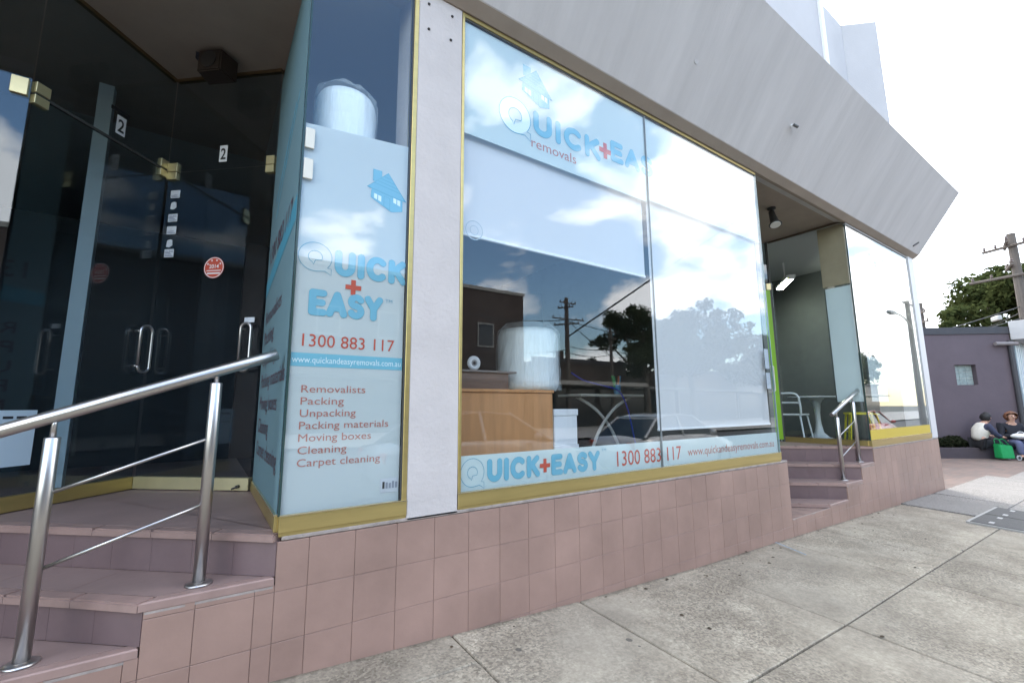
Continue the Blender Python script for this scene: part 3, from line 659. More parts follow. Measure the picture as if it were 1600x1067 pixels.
# big shop window
W3 = obj('window', bbox(1.160, 1.178, -0.012, 0.06, 0.66, 3.68, 0.002), M_GOLD, BLD); W3['label'] = 'big two-pane shop window with banner lettering'
gold_sill(W3, 1.160, 4.712)
obj('head_bead', bbox(1.178, 4.71, -0.010, 0.03, 3.652, 3.679), M_GOLD, W3)
obj('head_gap', bbox(1.178, 4.71, -0.004, 0.02, 3.640, 3.652), M_SIL, W3)
pane(W3, 1.178, 2.9055, 0.738, 3.640); pane(W3, 2.9105, 4.708, 0.738, 3.640)
obj('pane_joint', bbox(2.9055, 2.9105, -0.006, 0.006, 0.738, 3.64), mat('grey_silicone', (0.28, 0.31, 0.32), rough=0.5), W3)
obj('glass_edge', bbox(4.708, 4.716, -0.007, 0.008, 0.738, 3.64), mat('glass_edge_pale', (0.25, 0.36, 0.36), rough=0.2), W3)
flat(W3, 'banner_film', 1.18, 2.904, 2.872, 3.638, 0.0105, M_FILM, 0.002)
flat(W3, 'banner_film', 2.912, 4.706, 2.895, 3.638, 0.0105, M_FILM, 0.002)
flat(W3, 'base_film', 1.18, 2.904, 0.742, 0.932, 0.0105, M_FILM, 0.002)
flat(W3, 'base_film', 2.912, 4.706, 0.742, 0.932, 0.0105, M_FILM, 0.002)
bubble_q(W3, 1.445, 1.70, 2.985, 3.26, 0.003, fill=M_WTEXT)
logo_word(W3, 'UICK', 1.715, 2.37, 3.055, 3.235, 0.135)
plus(W3, 2.425, 3.165, 0.13)
logo_word(W3, 'EAS', 2.475, 3.0, 3.105, 3.285, 0.135)
lettering(W3, 'removals', 1.705, 2.955, M_REDT, w=0.41, h=0.075)
house_logo(W3, 1.60, 3.27, 0.30, 0.28)
bubble_q(W3, 1.185, 1.335, 0.748, 0.915, 0.0016)
logo_word(W3, 'UICK', 1.35, 1.735, 0.775, 0.905, 0.135)
plus(W3, 1.775, 0.838, 0.082)
logo_word(W3, 'EASY', 1.82, 2.255, 0.772, 0.902, 0.135)
lettering(W3, 'TM', 2.27, 0.895, M_LBLUE2, w=0.045, h=0.018)
lettering(W3, '1300 883 117', 2.42, 0.782, M_RED, w=0.735, h=0.108)
lettering(W3, 'www.quickandeasyremovals.com.au', 3.24, 0.800, M_REDT, w=1.39, h=0.068)
lettering(W3, '1300 883 117', 3.86, 3.14, M_REDF, w=0.78, h=0.12)
lettering(W3, 'removals', 3.9, 2.98, M_REDF, w=0.4, h=0.06)
bm = B(); ribbon(bm, arc(1.262, 2.255, 0.058, 0.058, 0, 355, 36), 0.003, 0.0085, closed=True); ribbon(bm, arc(1.262, 2.255, 0.028, 0.028, 0, 355, 36), 0.002, 0.0084, closed=True); obj('round_sticker', bm, mat('sticker_grey', (0.4, 0.48, 0.52)), W3, recalc=False)
for z, h in ((1.56, 0.20), (1.36, 0.16)): flat(W3, 'sticker', 4.60, 4.68, z, z+h, 0.0085, mat('sticker_grey2', (0.55, 0.6, 0.68)), 0.001)
# right-hand window
W4 = obj('window', bbox(9.62, 9.645, -0.012, 0.06, 0.66, 3.68, 0.002), mat('grey_jamb', (0.5, 0.5, 0.5), rough=0.5), BLD); W4['label'] = 'far right shop window with yellow sill strip'
gold_sill(W4, 7.085, 9.645)
obj('head_bead', bbox(7.09, 9.645, -0.010, 0.03, 3.652, 3.679), mat('head_grey', (0.25, 0.25, 0.25), rough=0.5), W4)
obj('glass_edge', bbox(7.082, 7.09, -0.007, 0.008, 0.738, 3.652), M_EDGE, W4)
pane(W4, 7.09, 9.62, 0.738, 3.652)
flat(W4, 'yellow_strip', 7.0955, 9.615, 0.746, 0.872, -0.0105, mat('yellow_strip', (0.55, 0.40, 0.03), rough=0.5), 0.004)
lettering(W4, 'Ray White', 7.83, 3.15, film('faint_print', (0.36, 0.37, 0.38), 0.2, 0.80), w=1.45, h=0.26, bold=0.01, y=-0.0075)
obj('corner_post', bbox(9.65, 9.94, -0.02, 0.30, ZT+0.02, 3.70, 0.01), mat('white_post', (0.58, 0.57, 0.575), rough=0.5, var=0.05), BLD)
obj('glass_end_trim', bbox(9.645, 9.65, -0.015, 0.06, 0.7, 3.68), M_SIL, BLD)
# right return
W5 = link('window', None, BLD); W5['label'] = 'return window beside the green door'
frame(W5, (7.085, 1.02, 0), (0, -1, 0), (0, 0, 1))
gold_sill(W5, 0.0, 1.0)
pane(W5, 0.004, 1.005, 0.738, 3.715)
obj('head_bead', bbox(0.0, 1.0, -0.010, 0.02, 3.695, 3.718), mat('head_brown', (0.12, 0.09, 0.06), rough=0.5), W5)

# ---- doors (local frame along the door line)
D1A = Vector((0.290, 1.225, 0)); DV1 = Vector((-0.752, 0.66, 0))
def number_card(parent, x, z, w=0.062, h=0.13):
    o = flat(parent, 'number_card', x, x+w, z, z+h, -0.0072, M_WHITE, 0.0015)
    lettering(parent, '2', x+0.010, z+0.02, M_BLACK, w=w-0.02, h=h-0.04, bold=0.018, y=-0.0080)
def pull_handle(parent, x, z0, z1, w=0.075):
    r_ = w/2; pts = [(x-r_, -0.05, z0+r_)]+[(x+r_*math.cos(R(t)), -0.05, z0+r_+r_*math.sin(R(t))) for t in range(190, 351, 20)]+[(x+r_, -0.05, z0+r_), (x+r_, -0.05, z1-r_)]+[(x+r_*math.cos(R(t)), -0.05, z1-r_+r_*math.sin(R(t))) for t in range(10, 171, 20)]+[(x-r_, -0.05, z1-r_), (x-r_, -0.05, z0+r_)]
    bm = B(); tube(bm, pts, 0.0095, 10)
    tube(bm, [(x-r_, -0.05, z0+r_), (x-r_, -0.004, z0+r_)], 0.007, 8); tube(bm, [(x-r_, -0.05, z1-r_), (x-r_, -0.004, z1-r_)], 0.007, 8)
    return obj('handle', bm, M_STEEL, parent, smooth=True)
# door on the right of the V (own frame: x runs from the V's apex to the return glass)
D1 = link('glass_door', None, BLD); D1['label'] = 'right-hand glass door with stickers'
frame(D1, (D1A.x+DV1.x*0.865, D1A.y+DV1.y*0.865, 0), (0.752, -0.66, 0), (0, 0, 1))
pane(D1, 0.012, 0.855, 0.755, 2.945, M_DGLASS); 
obj('door_rail', bbox(0.012, 0.855, -0.02, 0.02, 0.672, 0.752, 0.002), mat('pale_brass', (0.72, 0.66, 0.40), rough=0.35, metal=0.7, var=0.08), D1)
pane(D1, 0.004, 0.86, 2.957, 3.70, M_DGLASS, name='transom')
obj('transom_bead', bbox(0.0, 0.865, -0.012, 0.02, 3.70, 3.722), mat('brown_bead', (0.16, 0.105, 0.05), rough=0.5, metal=0.3), D1)
for x0, x1 in ((0.006, 0.085), (0.80, 0.865)):
    obj('patch_fitting', bbox(x0, x1, -0.018, 0.018, 2.952, 3.02, 0.002), M_BRASS, D1); obj('patch_fitting', bbox(x0, x1, -0.018, 0.018, 2.89, 2.947, 0.002), M_BRASS, D1)
number_card(D1, 0.415, 3.005)
bm = B(); tube(bm, [(0.455, -0.0055, 2.195), (0.455, -0.007, 2.195)], 0.078, 28); o = obj('round_sticker', bm, M_RED, D1)
bm = B(); ribbon(bm, arc(0.455, 2.195, 0.073, 0.073, 0, 355, 36), 0.0025, -0.0076, closed=True); flat(D1, 'sticker_text_bar', 0.405, 0.505, 2.148, 2.158, -0.0078, M_WHITE, 0.0005); flat(D1, 'sticker_text_bar', 0.40, 0.51, 2.170, 2.176, -0.0078, M_WHITE, 0.0005); obj('sticker_ring', bm, M_WHITE, D1, recalc=False)
lettering(D1, '2014', 0.418, 2.19, M_WHITE, w=0.075, h=0.03, bold=0.015, y=-0.0078)
for t in (30, 70, 110, 150):
    cx, cz = 0.455+0.056*math.cos(R(t)), 2.195+0.056*math.sin(R(t)); bm = B()
    bm.faces.new([bm.verts.new((cx+(0.010 if k % 2 == 0 else 0.004)*math.sin(R(36*k)), -0.0078, cz+(0.010 if k % 2 == 0 else 0.004)*math.cos(R(36*k)))) for k in range(10)]); obj('sticker_star', bm, M_WHITE, D1, recalc=False)
M_STK = mat('sticker_paper', (0.62, 0.66, 0.70), rough=0.6, var=0.15, vscale=30); M_STKT = mat('sticker_ink', (0.10, 0.14, 0.25), rough=0.6)
for k, (z, tx) in enumerate([(2.745, ''), (2.66, ''), (2.56, 'GLASS'), (2.465, ''), (2.37, ''), (2.29, 'GLASS')]):
    if k in (1, 4): 
        bm = wallpoly(B(), [(0.055, z), (0.08, z-0.006), (0.105, z+0.01), (0.1, z+0.05), (0.085, z+0.055), (0.06, z+0.048)], -0.0072, -0.0058); obj('torn_sticker', bm, M_STK, D1)
    else:
        flat(D1, 'sticker', 0.047, 0.122, z, z+0.06, -0.0072, M_STK, 0.0014)
        for j in range(3 if tx else 2): flat(D1, 'sticker_line', 0.053, 0.116-0.012*j, z+0.008+0.011*j, z+0.012+0.011*j, -0.0079, M_STKT, 0.0005)
        if tx: lettering(D1, tx, 0.053, z+0.036, M_STKT, w=0.062, h=0.015, bold=0.01, y=-0.0079)
pull_handle(D1, 0.775, 1.45, 1.775)
flat(D1, 'push_label', 0.725, 0.80, 1.79, 1.825, -0.0072, M_STK, 0.0014)
bm = B(); tube(bm, [(0.79, -0.021, 0.70), (0.79, -0.04, 0.70)], 0.010, 8); tube(bm, [(0.79, -0.035, 0.70), (0.76, -0.045, 0.685)], 0.006, 8); obj('floor_bolt', bm, M_DARKPL, D1)
# door on the left of the V
AP = Vector((D1A.x+DV1.x*0.875, D1A.y+DV1.y*0.875, 0))
D2 = link('glass_door', None, BLD); D2['label'] = 'left-hand glass door with the paper notice'
frame(D2, (AP.x-0.66*0.86, AP.y-0.752*0.86, 0), (0.66, 0.752, 0), (0, 0, 1))
pane(D2, 0.006, 0.848, 0.755, 2.955, M_DGLASS); pane(D2, 0.003, 0.856, 2.975, 3.70, M_DGLASS, name='transom')
obj('door_rail', bbox(0.006, 0.848, -0.02, 0.02, 0.672, 0.752, 0.002), M_GOLD, D2)
obj('transom_gap', bbox(0.01, 0.85, -0.008, 0.008, 2.957, 2.973), M_SIL, D2)
obj('transom_bead', bbox(-1.0, 0.856, -0.012, 0.02, 3.70, 3.722), MATS['brown_bead'], D2)
for x0, x1 in ((0.003, 0.075), (0.79, 0.855)):
    obj('patch_fitting', bbox(x0, x1, -0.018, 0.018, 2.972, 3.035, 0.002), M_BRASS, D2)
    obj('patch_fitting', bbox(x0, x1, -0.018, 0.018, 2.905, 2.958, 0.002), M_BRASS, D2)
number_card(D2, 0.455, 3.02)
flat(D2, 'tape_strip', 0.41, 0.54, 3.165, 3.192, -0.0072, M_BLACK, 0.0014)
pull_handle(D2, 0.795, 1.45, 1.775, 0.085)
flat(D2, 'paper_notice', -0.02, 0.242, 0.905, 1.20, -0.0085, mat('notice_paper', (0.60, 0.72, 0.78), rough=0.6), 0.0014)
for k in range(3): flat(D2, 'notice_print', 0.03+0.06*k, 0.075+0.06*k, 1.155, 1.168, -0.0092, M_BLACK, 0.0006)
lettering(D2, 'NO NEWSPAPERS', 0.02, 1.085, M_BLACK, w=0.17, h=0.014, y=-0.0095, bold=0.01)
# left panel parallel to the street
W6 = link('window', None, BLD); W6['label'] = 'fixed pane at the far left of the entrance'
e0 = AP+Vector((-0.66, -0.752, 0))*0.865
frame(W6, (e0.x-1.6, e0.y, 0), (1, 0, 0), (0, 0, 1))
pane(W6, 0.0, 1.597, 0.745, 3.715, M_DGLASS); gold_sill(W6, 0.0, 1.597, 0.672, 0.74)
obj('patch_fitting', bbox(1.52, 1.59, -0.018, 0.018, 2.93, 3.03, 0.002), M_BRASS, W6)
obj('end_wall', bbox(-2.7, -2.52, 0.0, 1.3, -0.3, 3.8), M_PILLAR, BLD); obj('end_wall', bbox(-7.0, -2.7, 0.0, 0.3, -0.3, 3.8), M_PILLAR, BLD)
# green door of the right shop
G0 = Vector((7.075, 1.035, 0))
D3 = link('glass_door', None, BLD); D3['label'] = 'lime green framed door of the right shop'
frame(D3, (G0.x+DV1.x*0.9, G0.y+DV1.y*0.9, 0), (0.752, -0.66, 0), (0, 0, 1))
M_GREEN = mat('lime_green_paint', (0.20, 0.42, 0.012), rough=0.4, var=0.05)
bm = B(); box(bm, 0.0, 0.10, -0.03, 0.03, 0.70, 2.945); box(bm, 0.71, 0.875, -0.03, 0.03, 0.70, 2.945); box(bm, 0.10, 0.71, -0.029, 0.029, 0.70, 0.90); box(bm, 0.10, 0.71, -0.029, 0.029, 2.80, 2.945); obj('door_frame', bm, M_GREEN, D3)
pane(D3, 0.10, 0.71, 0.9, 2.80, M_DGLASS); pane(D3, 0.0, 0.895, 2.96, 3.71, M_DGLASS, name='transom')
pull_handle(D3, 0.79, 1.40, 1.78, 0.05)
obj('patch_fitting', bbox(0.83, 0.895, -0.034, 0.034, 2.95, 3.05, 0.002), M_BRASS, D3)
obj('jamb_post', bbox(0.878, 0.902, -0.02, 0.02, 0.67, 3.715), M_SIL, D3)
W7 = link('window', None, BLD); W7['label'] = 'fixed glass left of the lime green door'
frame(W7, (G0.x+DV1.x*0.9-1.62, G0.y+DV1.y*0.9, 0), (1, 0, 0), (0, 0, 1)); pane(W7, 0, 1.615, 0.745, 3.715, M_DGLASS); gold_sill(W7, 0.0, 1.6, 0.672, 0.74)

# ------------------------------------------------------------------ handrails on the steps
def handrail(label, bases, tops, r0, r1, y, bars, rr=0.024, pr=0.023):
    t = thing('handrail', label, 'handrail', (bases[0][0], y, bases[0][1]), 0, 'steel handrails on the entrance steps')
    ox, oz = bases[0]
    d = Vector((r1[0]-r0[0], 0, r1[1]-r0[1])).normalized()
    bm = B(); tube(bm, [(r0[0]-ox, 0, r0[1]-oz), (r0[0]-ox+d.x*0.003, 0, r0[1]-oz+d.z*0.003), (r1[0]-ox-d.x*0.003, 0, r1[1]-oz-d.z*0.003), (r1[0]-ox, 0, r1[1]-oz)], [rr-0.003, rr, rr, rr-0.003], 24); obj('rail', bm, M_STEEL, t, smooth=False)
    for (bx, bz), tz in zip(bases, tops):
        bm = B(); tube(bm, [(bx-ox, 0, bz-oz+0.006), (bx-ox, 0, tz-oz-0.08), (bx-ox, 0, tz-oz-0.077)], [pr, pr, pr-0.002], 20); p = obj('post', bm, M_STEEL, t, smooth=False)
        bm = B(); tube(bm, [(bx-ox, 0, tz-oz-0.078), (bx-ox, 0, tz-oz-0.03), (bx-ox, 0, tz-oz-0.012)], [0.010, 0.008, 0.008], 12); obj('stem', bm, M_STEEL, p)
        bm = B(); lathe(bm, [(0.048, bz-oz+0.0005), (0.048, bz-oz+0.005), (0.036, bz-oz+0.010), (0.024, bz-oz+0.012)], 24, (bx-ox, 0)); obj('base_plate', bm, M_STEEL, p)
    for (xa, za), (xb, zb) in bars:
        bm = B(); tube(bm, [(xa-ox, 0, za-oz), (xb-ox, 0, zb-oz)], 0.0065, 10); obj('bar', bm, M_STEEL, t)
    for ch in t.children_recursive:
        for p in ch.data.polygons: p.use_smooth = len(p.vertices) == 4
    return t
handrail('brushed steel handrail on the near left steps, cut by the frame edge', [(-0.452, 0.3425), (0.033, 0.4955)], [1.178, 1.388], (-0.80, 1.047), (0.262, 1.448), 0.085,
         [((-0.435, 0.905), (0.012, 1.072)), ((-0.437, 0.645), (0.014, 0.805))])
handrail('small brushed steel handrail on the right steps before the tulip table', [(6.412, 0.3005), (6.954, 0.4755)], [1.12, 1.308], (6.271, 1.077), (7.316, 1.437), 0.10,
         [((6.435, 0.82), (6.94, 0.99)), ((6.435, 0.57), (6.94, 0.74))])

# ------------------------------------------------------------------ small fixtures
t = thing('ceiling_speaker', 'dark box speaker hung from the entrance ceiling at the left', 'speaker', (-0.12, 1.30, 3.72), R(-40)); t.scale = (0.66, 0.66, 0.72)
bm = B(); prism(bm, [(-0.13, -0.10), (0.13, -0.10), (0.17, 0.12), (-0.17, 0.12)], -0.27, -0.04); bmesh.ops.bevel(bm, geom=bm.edges[:], offset=0.015, segments=2, affect='EDGES'); obj('cabinet', bm, mat('brown_cabinet', (0.035, 0.024, 0.018), rough=0.6, var=0.2), t)
bm = B(); tube(bm, [(-0.12, 0.02, -0.10), (-0.19, 0.0, -0.03), (-0.18, -0.02, -0.0005)], [0.05, 0.055, 0.04], 14); obj('bracket', bm, mat('navy_plastic', (0.02, 0.022, 0.04), rough=0.5), t)
bm = B(); tube(bm, [(0, -0.104, -0.155), (0, -0.112, -0.155)], 0.085, 20); obj('grille', bm, M_DARKPL, t)
t = thing('spotlight', 'small black spotlight under the ceiling beside the right entrance', 'light', (5.86, 0.37, 3.72))
bm = B(); lathe(bm, [(0.05, -0.002), (0.05, -0.02), (0.02, -0.03)], 16); obj('rose', bm, M_DARKPL, t)
bm = B(); tube(bm, [(0, 0, -0.02), (0.0, 0, -0.09)], 0.012, 8); obj('stem', bm, M_DARKPL, t)
bm = B(); tube(bm, [(0.01, 0.01, -0.05), (-0.02, -0.015, -0.13), (-0.055, -0.05, -0.235), (-0.062, -0.056, -0.26)], [0.035, 0.04, 0.052, 0.075], 16); h_ = obj('lamp_head', bm, mat('black_enamel', (0.025, 0.025, 0.025), rough=0.4), t)
bm = B(); tube(bm, [(-0.0625, -0.0565, -0.262), (-0.064, -0.058, -0.268)], 0.062, 16); obj('lens', bm, mat('frosted_lens', (0.75, 0.75, 0.72), rough=0.2), h_)
t = thing('security_camera', 'tiny white security camera on the sloping grey fascia', 'camera', (4.86, -0.345, 4.10)); t.scale = (0.62, 0.62, 0.62)
bm = B(); tube(bm, [(0, 0.02, 0), (0, -0.05, -0.025)], [0.03, 0.014], 12); obj('mount', bm, M_WHITE, t)
bm = B(); tube(bm, [(-0.03, -0.05, -0.03), (0.05, -0.075, -0.05)], 0.024, 14); b_ = obj('body', bm, mat('camera_grey', (0.10, 0.10, 0.10), rough=0.4), t)
bm = B(); tube(bm, [(0.0505, -0.0752, -0.05), (0.056, -0.077, -0.0515)], 0.021, 14); obj('lens', bm, M_BLACK, b_)

# ------------------------------------------------------------------ behind the glass of the removals shop
def blind(label, x0, x1, z0, z1, y):
    t = thing('roller_blind', label, 'blind', (x0, y, z0), 0, 'white blinds behind the big window')
    bm = B(); n = 14
    for i in range(n):
        pass
    vs_ = [[bm.verts.new(((x1-x0)*i/n, 0.004*math.sin(i*1.1)*(1-j/4), (z1-z0)*j/4)) for i in range(n+1)] for j in range(5)]
    for j in range(4):
        for i in range(n): bm.faces.new((vs_[j][i], vs_[j][i+1], vs_[j+1][i+1], vs_[j+1][i]))
    thicken(bm, (0, 0.002, 0)); obj('fabric', bm, M_BLIND, t)
    obj('bottom_rail', bbox(0, x1-x0, -0.008, 0.010, -0.014, 0.004, 0.003), mat('blind_rail', (0.78, 0.80, 0.82), rough=0.5), t)
    bm = B(); tube(bm, [(0, 0.03, z1-z0+0.0), (x1-x0, 0.03, z1-z0+0.0)], 0.025, 14); obj('roller', bm, M_WHITE, t)
blind('short white blind behind the left pane of the big window', 1.185, 2.87, 2.238, 3.60, 0.045)
blind('long white blind behind the right pane of the big window', 2.93, 4.665, 1.020, 3.60, 0.045)
# reception desk
t = thing('reception_desk', 'orange timber reception desk behind the big window', 'desk', (1.22, 0.56, 0.6))
DX = 2.300-1.22
obj('front_panel', bbox(0, DX, 0, 0.03, 0.0, 0.705, 0.002), M_WOOD, t); obj('side_panel', bbox(DX-0.03, DX, 0.031, 0.60, 0, 0.705, 0.002), M_WOOD, t); obj('side_panel', bbox(0, 0.03, 0.031, 0.60, 0, 0.705, 0.002), M_WOOD, t)
obj('desktop', bbox(-0.01, DX+0.01, -0.012, 0.62, 0.706, 0.730, 0.003), M_WOOD, t)
t2 = thing('document_shelf', 'brown shelf box standing on the desk under the white ring', 'shelf', (1.23, 0.64, 1.3305))
obj('front_board', bbox(0, 0.70, 0, 0.02, 0, 0.125, 0.002), M_WOODD, t2); obj('shelf_top', bbox(-0.01, 0.765, -0.02, 0.20, 0.126, 0.141, 0.002), mat('grey_laminate', (0.23, 0.20, 0.18), rough=0.5), t2)
t2 = thing('packing_ring', 'white round tape reel standing on the brown shelf', 'tape', (1.655, 0.70, 1.5245))
bm = B(); g = [Vector((math.cos(R(k*15))*0.062, 0, math.sin(R(k*15))*0.062)) for k in range(24)]
tube(bm, [p for p in g]+[g[0]], 0.028, 10, cap=False); 
for v in bm.verts: v.co.y *= 0.8; v.co.z += 0.0
o = obj('reel', bm, M_WHITE, t2, smooth=True); 
bm = B(); tube(bm, [(0, -0.012, 0), (0, 0.012, 0)], 0.046, 24); obj('core', bm, mat('grey_core', (0.3, 0.3, 0.3)), t2); bm = B(); tube(bm, [(0, -0.0135, 0), (0, -0.013, 0)], 0.02, 16); obj('core_hole', bm, M_BLACK, t2)
t2.scale = (0.62, 0.62, 0.62); t2.location.z = 1.4725+0.056
def bubble_roll(label, loc, r, h, seed, skirt=True, mname='bubble_wrap'):
    rnd = random.Random(seed); t = thing('bubble_wrap_roll', label, 'packing roll', loc, 0, 'rolls of bubble wrap in the windows')
    bm = B(); n, mz = 56, 14; rings = []
    for j in range(mz+1):
        z = h*j/mz; sh = 1.0
        if j in (0, mz): sh = 0.90
        elif j in (1, mz-1): sh = 0.975
        ring = []
        for k in range(n):
            a_ = 2*math.pi*k/n; w = 1+0.022*noise.noise(Vector((math.cos(a_)*3, math.sin(a_)*3, z*5+seed)))+0.010*noise.noise(Vector((math.cos(a_)*9, math.sin(a_)*9, z*14+seed)))+(0.02*math.exp(-((a_-2.2)*9)**2))
            ring.append(bm.verts.new((math.cos(a_)*r*sh*w, math.sin(a_)*r*sh*w, z)))
        rings.append(ring)
    for j in range(mz):
        for k in range(n): bm.faces.new((rings[j][k], rings[j][(k+1) % n], rings[j+1][(k+1) % n], rings[j+1][k]))
    bm.faces.new(rings[0][::-1])
    c0 = [bm.verts.new((math.cos(2*math.pi*k/n)*r*0.22, math.sin(2*math.pi*k/n)*r*0.22, h-0.02)) for k in range(n)]
    for k in range(n): bm.faces.new((rings[-1][k], rings[-1][(k+1) % n], c0[(k+1) % n], c0[k]))
    c1 = [bm.verts.new((v.co.x, v.co.y, 0.03)) for v in c0]
    for k in range(n): bm.faces.new((c0[k], c0[(k+1) % n], c1[(k+1) % n], c1[k]))
    bm.faces.new(c1[::-1])
    obj('roll', bm, MATS[mname], t, smooth=True)
    # loose clear sleeve crumpled round it
    bm = B(); rings = []
    for j in range(9):
        z = -0.0+(h+0.06)*j/8; ring = []
        for k in range(n):
            a_ = 2*math.pi*k/n; w = 1.045+0.075*noise.noise(Vector((math.cos(a_)*4, math.sin(a_)*4, z*7+seed*3)))+(0.05 if j == 0 and skirt else 0)-(0.30 if j == 8 else 0)
            ring.append(bm.verts.new((math.cos(a_)*r*w, math.sin(a_)*r*w, max(0.002, z+0.02*noise.noise(Vector((a_*2, z*9, seed)))))))
        rings.append(ring)
    for j in range(8):
        for k in range(n): bm.faces.new((rings[j][k], rings[j][(k+1) % n], rings[j+1][(k+1) % n], rings[j+1][k]))
    obj('plastic_sleeve', bm, MATS['clear_plastic'], t, smooth=False)
    return t
mat('bubble_wrap', (0.86, 0.92, 0.94), rough=0.4, var=0.09, vscale=5, bump=0.45, bscale=26, stretch=(3, 3, 0.6))
def clear_plastic():
    m, N, L, p = nodes('clear_plastic'); N.remove(p); o = N['Material Output']
    tr = N.new('ShaderNodeBsdfTransparent'); d = N.new('ShaderNodeBsdfPrincipled'); d.inputs['Base Color'].default_value = (0.8, 0.88, 0.9, 1); d.inputs['Roughness'].default_value = 0.15
    lw = N.new('ShaderNodeLayerWeight'); lw.inputs[0].default_value = 0.35; mr = N.new('ShaderNodeMapRange'); mr.inputs[3].default_value = 0.06; mr.inputs[4].default_value = 0.5; L.new(lw.outputs['Facing'], mr.inputs[0])
    mx = N.new('ShaderNodeMixShader'); L.new(mr.outputs[0], mx.inputs[0]); L.new(tr.outputs[0], mx.inputs[1]); L.new(d.outputs[0], mx.inputs[2]); L.new(mx.outputs[0], o.inputs[0]); MATS['clear_plastic'] = m
clear_plastic()
bubble_roll('large bubble wrap roll standing on the timber desk', (2.275, 0.85, 1.332), 0.262, 0.515, 3)
bubble_roll('bubble wrap roll at the far left of the big window, mostly behind the pillar', (1.40, 0.74, 1.4735), 0.10, 0.30, 9, False)
t = thing('storage_crate', 'tall pale carton behind the narrow corner window sign', 'carton', (0.34, 0.05, 0.6))
obj('carton_body', bbox(0, 0.44, 0.0, 0.42, 0, 1.94, 0.004), mat('pale_carton', (0.62, 0.66, 0.68), rough=0.8, var=0.06), t); obj('tape_seam', bbox(0.0, 0.44, 0.19, 0.23, 1.9405, 1.942), M_BROWN if False else mat('brown_tape', (0.35, 0.24, 0.13), rough=0.3), t)
bubble_roll('bubble wrap roll poking up above the tall narrow white sign', (0.545, 0.245, 2.5435), 0.165, 0.40, 5)
# white cartons beside the desk
for k, (lab, z) in enumerate((('lower white carton beside the timber desk', 0.601), ('upper white carton with lid beside the timber desk', 0.890))):
    t = thing('carton', lab, 'carton', (2.345, 0.60, z), 0, 'white cartons beside the desk')
    obj('carton_body', bbox(0, 0.25, 0, 0.3, 0, 0.235, 0.003), mat('white_carton', (0.86, 0.88, 0.9), rough=0.7, var=0.05), t); obj('lid', bbox(-0.008, 0.258, -0.008, 0.308, 0.2355, 0.288, 0.003), MATS['white_carton'], t)
# folding table with bowed crossing legs
t = thing('folding_table', 'narrow folding table with crossed bowed white legs', 'table', (3.19, 1.3, 0.6))
obj('table_top', bbox(-0.03, 0.95, -0.15, 0.22, 0.700, 0.728, 0.006), mat('pale_table_top', (0.55, 0.56, 0.52), rough=0.5), t)
for sg in (1, -1):
    bm = B(); pts = path_smooth([(0.46-sg*0.38, 0.03*sg, 0.699), (0.46-sg*0.10, 0.03*sg, 0.56), (0.46+sg*0.14, 0.03*sg, 0.32), (0.46+sg*0.30, 0.03*sg, 0.002)], 6)
    tube(bm, pts, 0.017, 10); obj('leg', bm, mat('white_tube', (0.75, 0.77, 0.76), rough=0.35), t, smooth=True)
t = thing('pen_cup', 'cup of green and blue markers on the folding table', 'pen holder', (3.84, 1.28, 1.3285))
bm = B(); lathe(bm, [(0.035, 0), (0.045, 0.11), (0.041, 0.11), (0.032, 0.01)], 16); obj('cup', bm, mat('blue_cup', (0.05, 0.25, 0.5), rough=0.4), t)
for k, (dx, c_) in enumerate(((-0.05, (0.05, 0.4, 0.12)), (-0.015, (0.06, 0.45, 0.2)), (0.02, (0.55, 0.2, 0.1)), (0.05, (0.1, 0.35, 0.6)))):
    bm = B(); tube(bm, [(dx*0.4, 0.01*(k % 2), 0.012), (dx*1.6, 0.02*(k % 2), 0.21)], 0.010, 8); obj('marker', bm, mat('marker_%d' % k, c_, rough=0.4), t)
t = tag(obj('blue_cable', tube(B(), path_smooth([(3.10, 1.22, 1.545), (3.25, 1.20, 1.47), (3.50, 1.18, 1.42), (3.70, 1.13, 1.36), (3.80, 1.11, 1.18), (3.88, 1.11, 0.9), (3.95, 1.11, 0.61)], 8), 0.008, 8), mat('blue_cable_sheath', (0.02, 0.05, 0.45), rough=0.4), smooth=True), 'blue cable looping down past the folding table', 'cable')

# ------------------------------------------------------------------ inside the right-hand shop
obj('interior_partition', bbox(7.6, 9.79, 4.0, 4.1, 0.6, 2.2), mat('grey_green_board', (0.30, 0.36, 0.35), rough=0.7), BLD)
t = thing('ceiling_light', 'lit fluorescent ceiling light inside the right shop', 'light', (8.65, 1.5, 3.40), R(37))
obj('housing', bbox(-0.42, 0.42, -0.07, 0.07, 0.012, 0.06, 0.004), M_WHITE, t)
for s_ in (-0.035, 0.035):
    bm = B(); tube(bm, [(-0.38, s_, 0), (0.38, s_, 0)], 0.014, 10); obj('tube_lamp', bm, emit('tube_glow', (0.95, 1.0, 0.84), 26.0) if 'tube_glow' not in MATS else MATS['tube_glow'], t)
for s_ in (-0.39, 0.39):
    obj('end_cap', bbox(s_-0.012, s_+0.012, -0.06, 0.06, -0.015, 0.0115), M_WHITE, t); 
obj('hanger', bbox(-0.02, 0.02, -0.01, 0.01, 0.0605, 0.40), M_WHITE, t)
t = thing('bulkhead_panel', 'beige box panel at the top of the return window of the right shop', 'panel', (7.14, 0.02, 2.84))
obj('panel_face', bbox(0, 0.02, 0.0, 0.34, 0, 0.86, 0.003), mat('beige_board', (0.36, 0.30, 0.20), rough=0.6, var=0.1), t); obj('panel_side', bbox(0.021, 0.30, 0.30, 0.34, 0, 0.86), MATS['beige_board'], t)
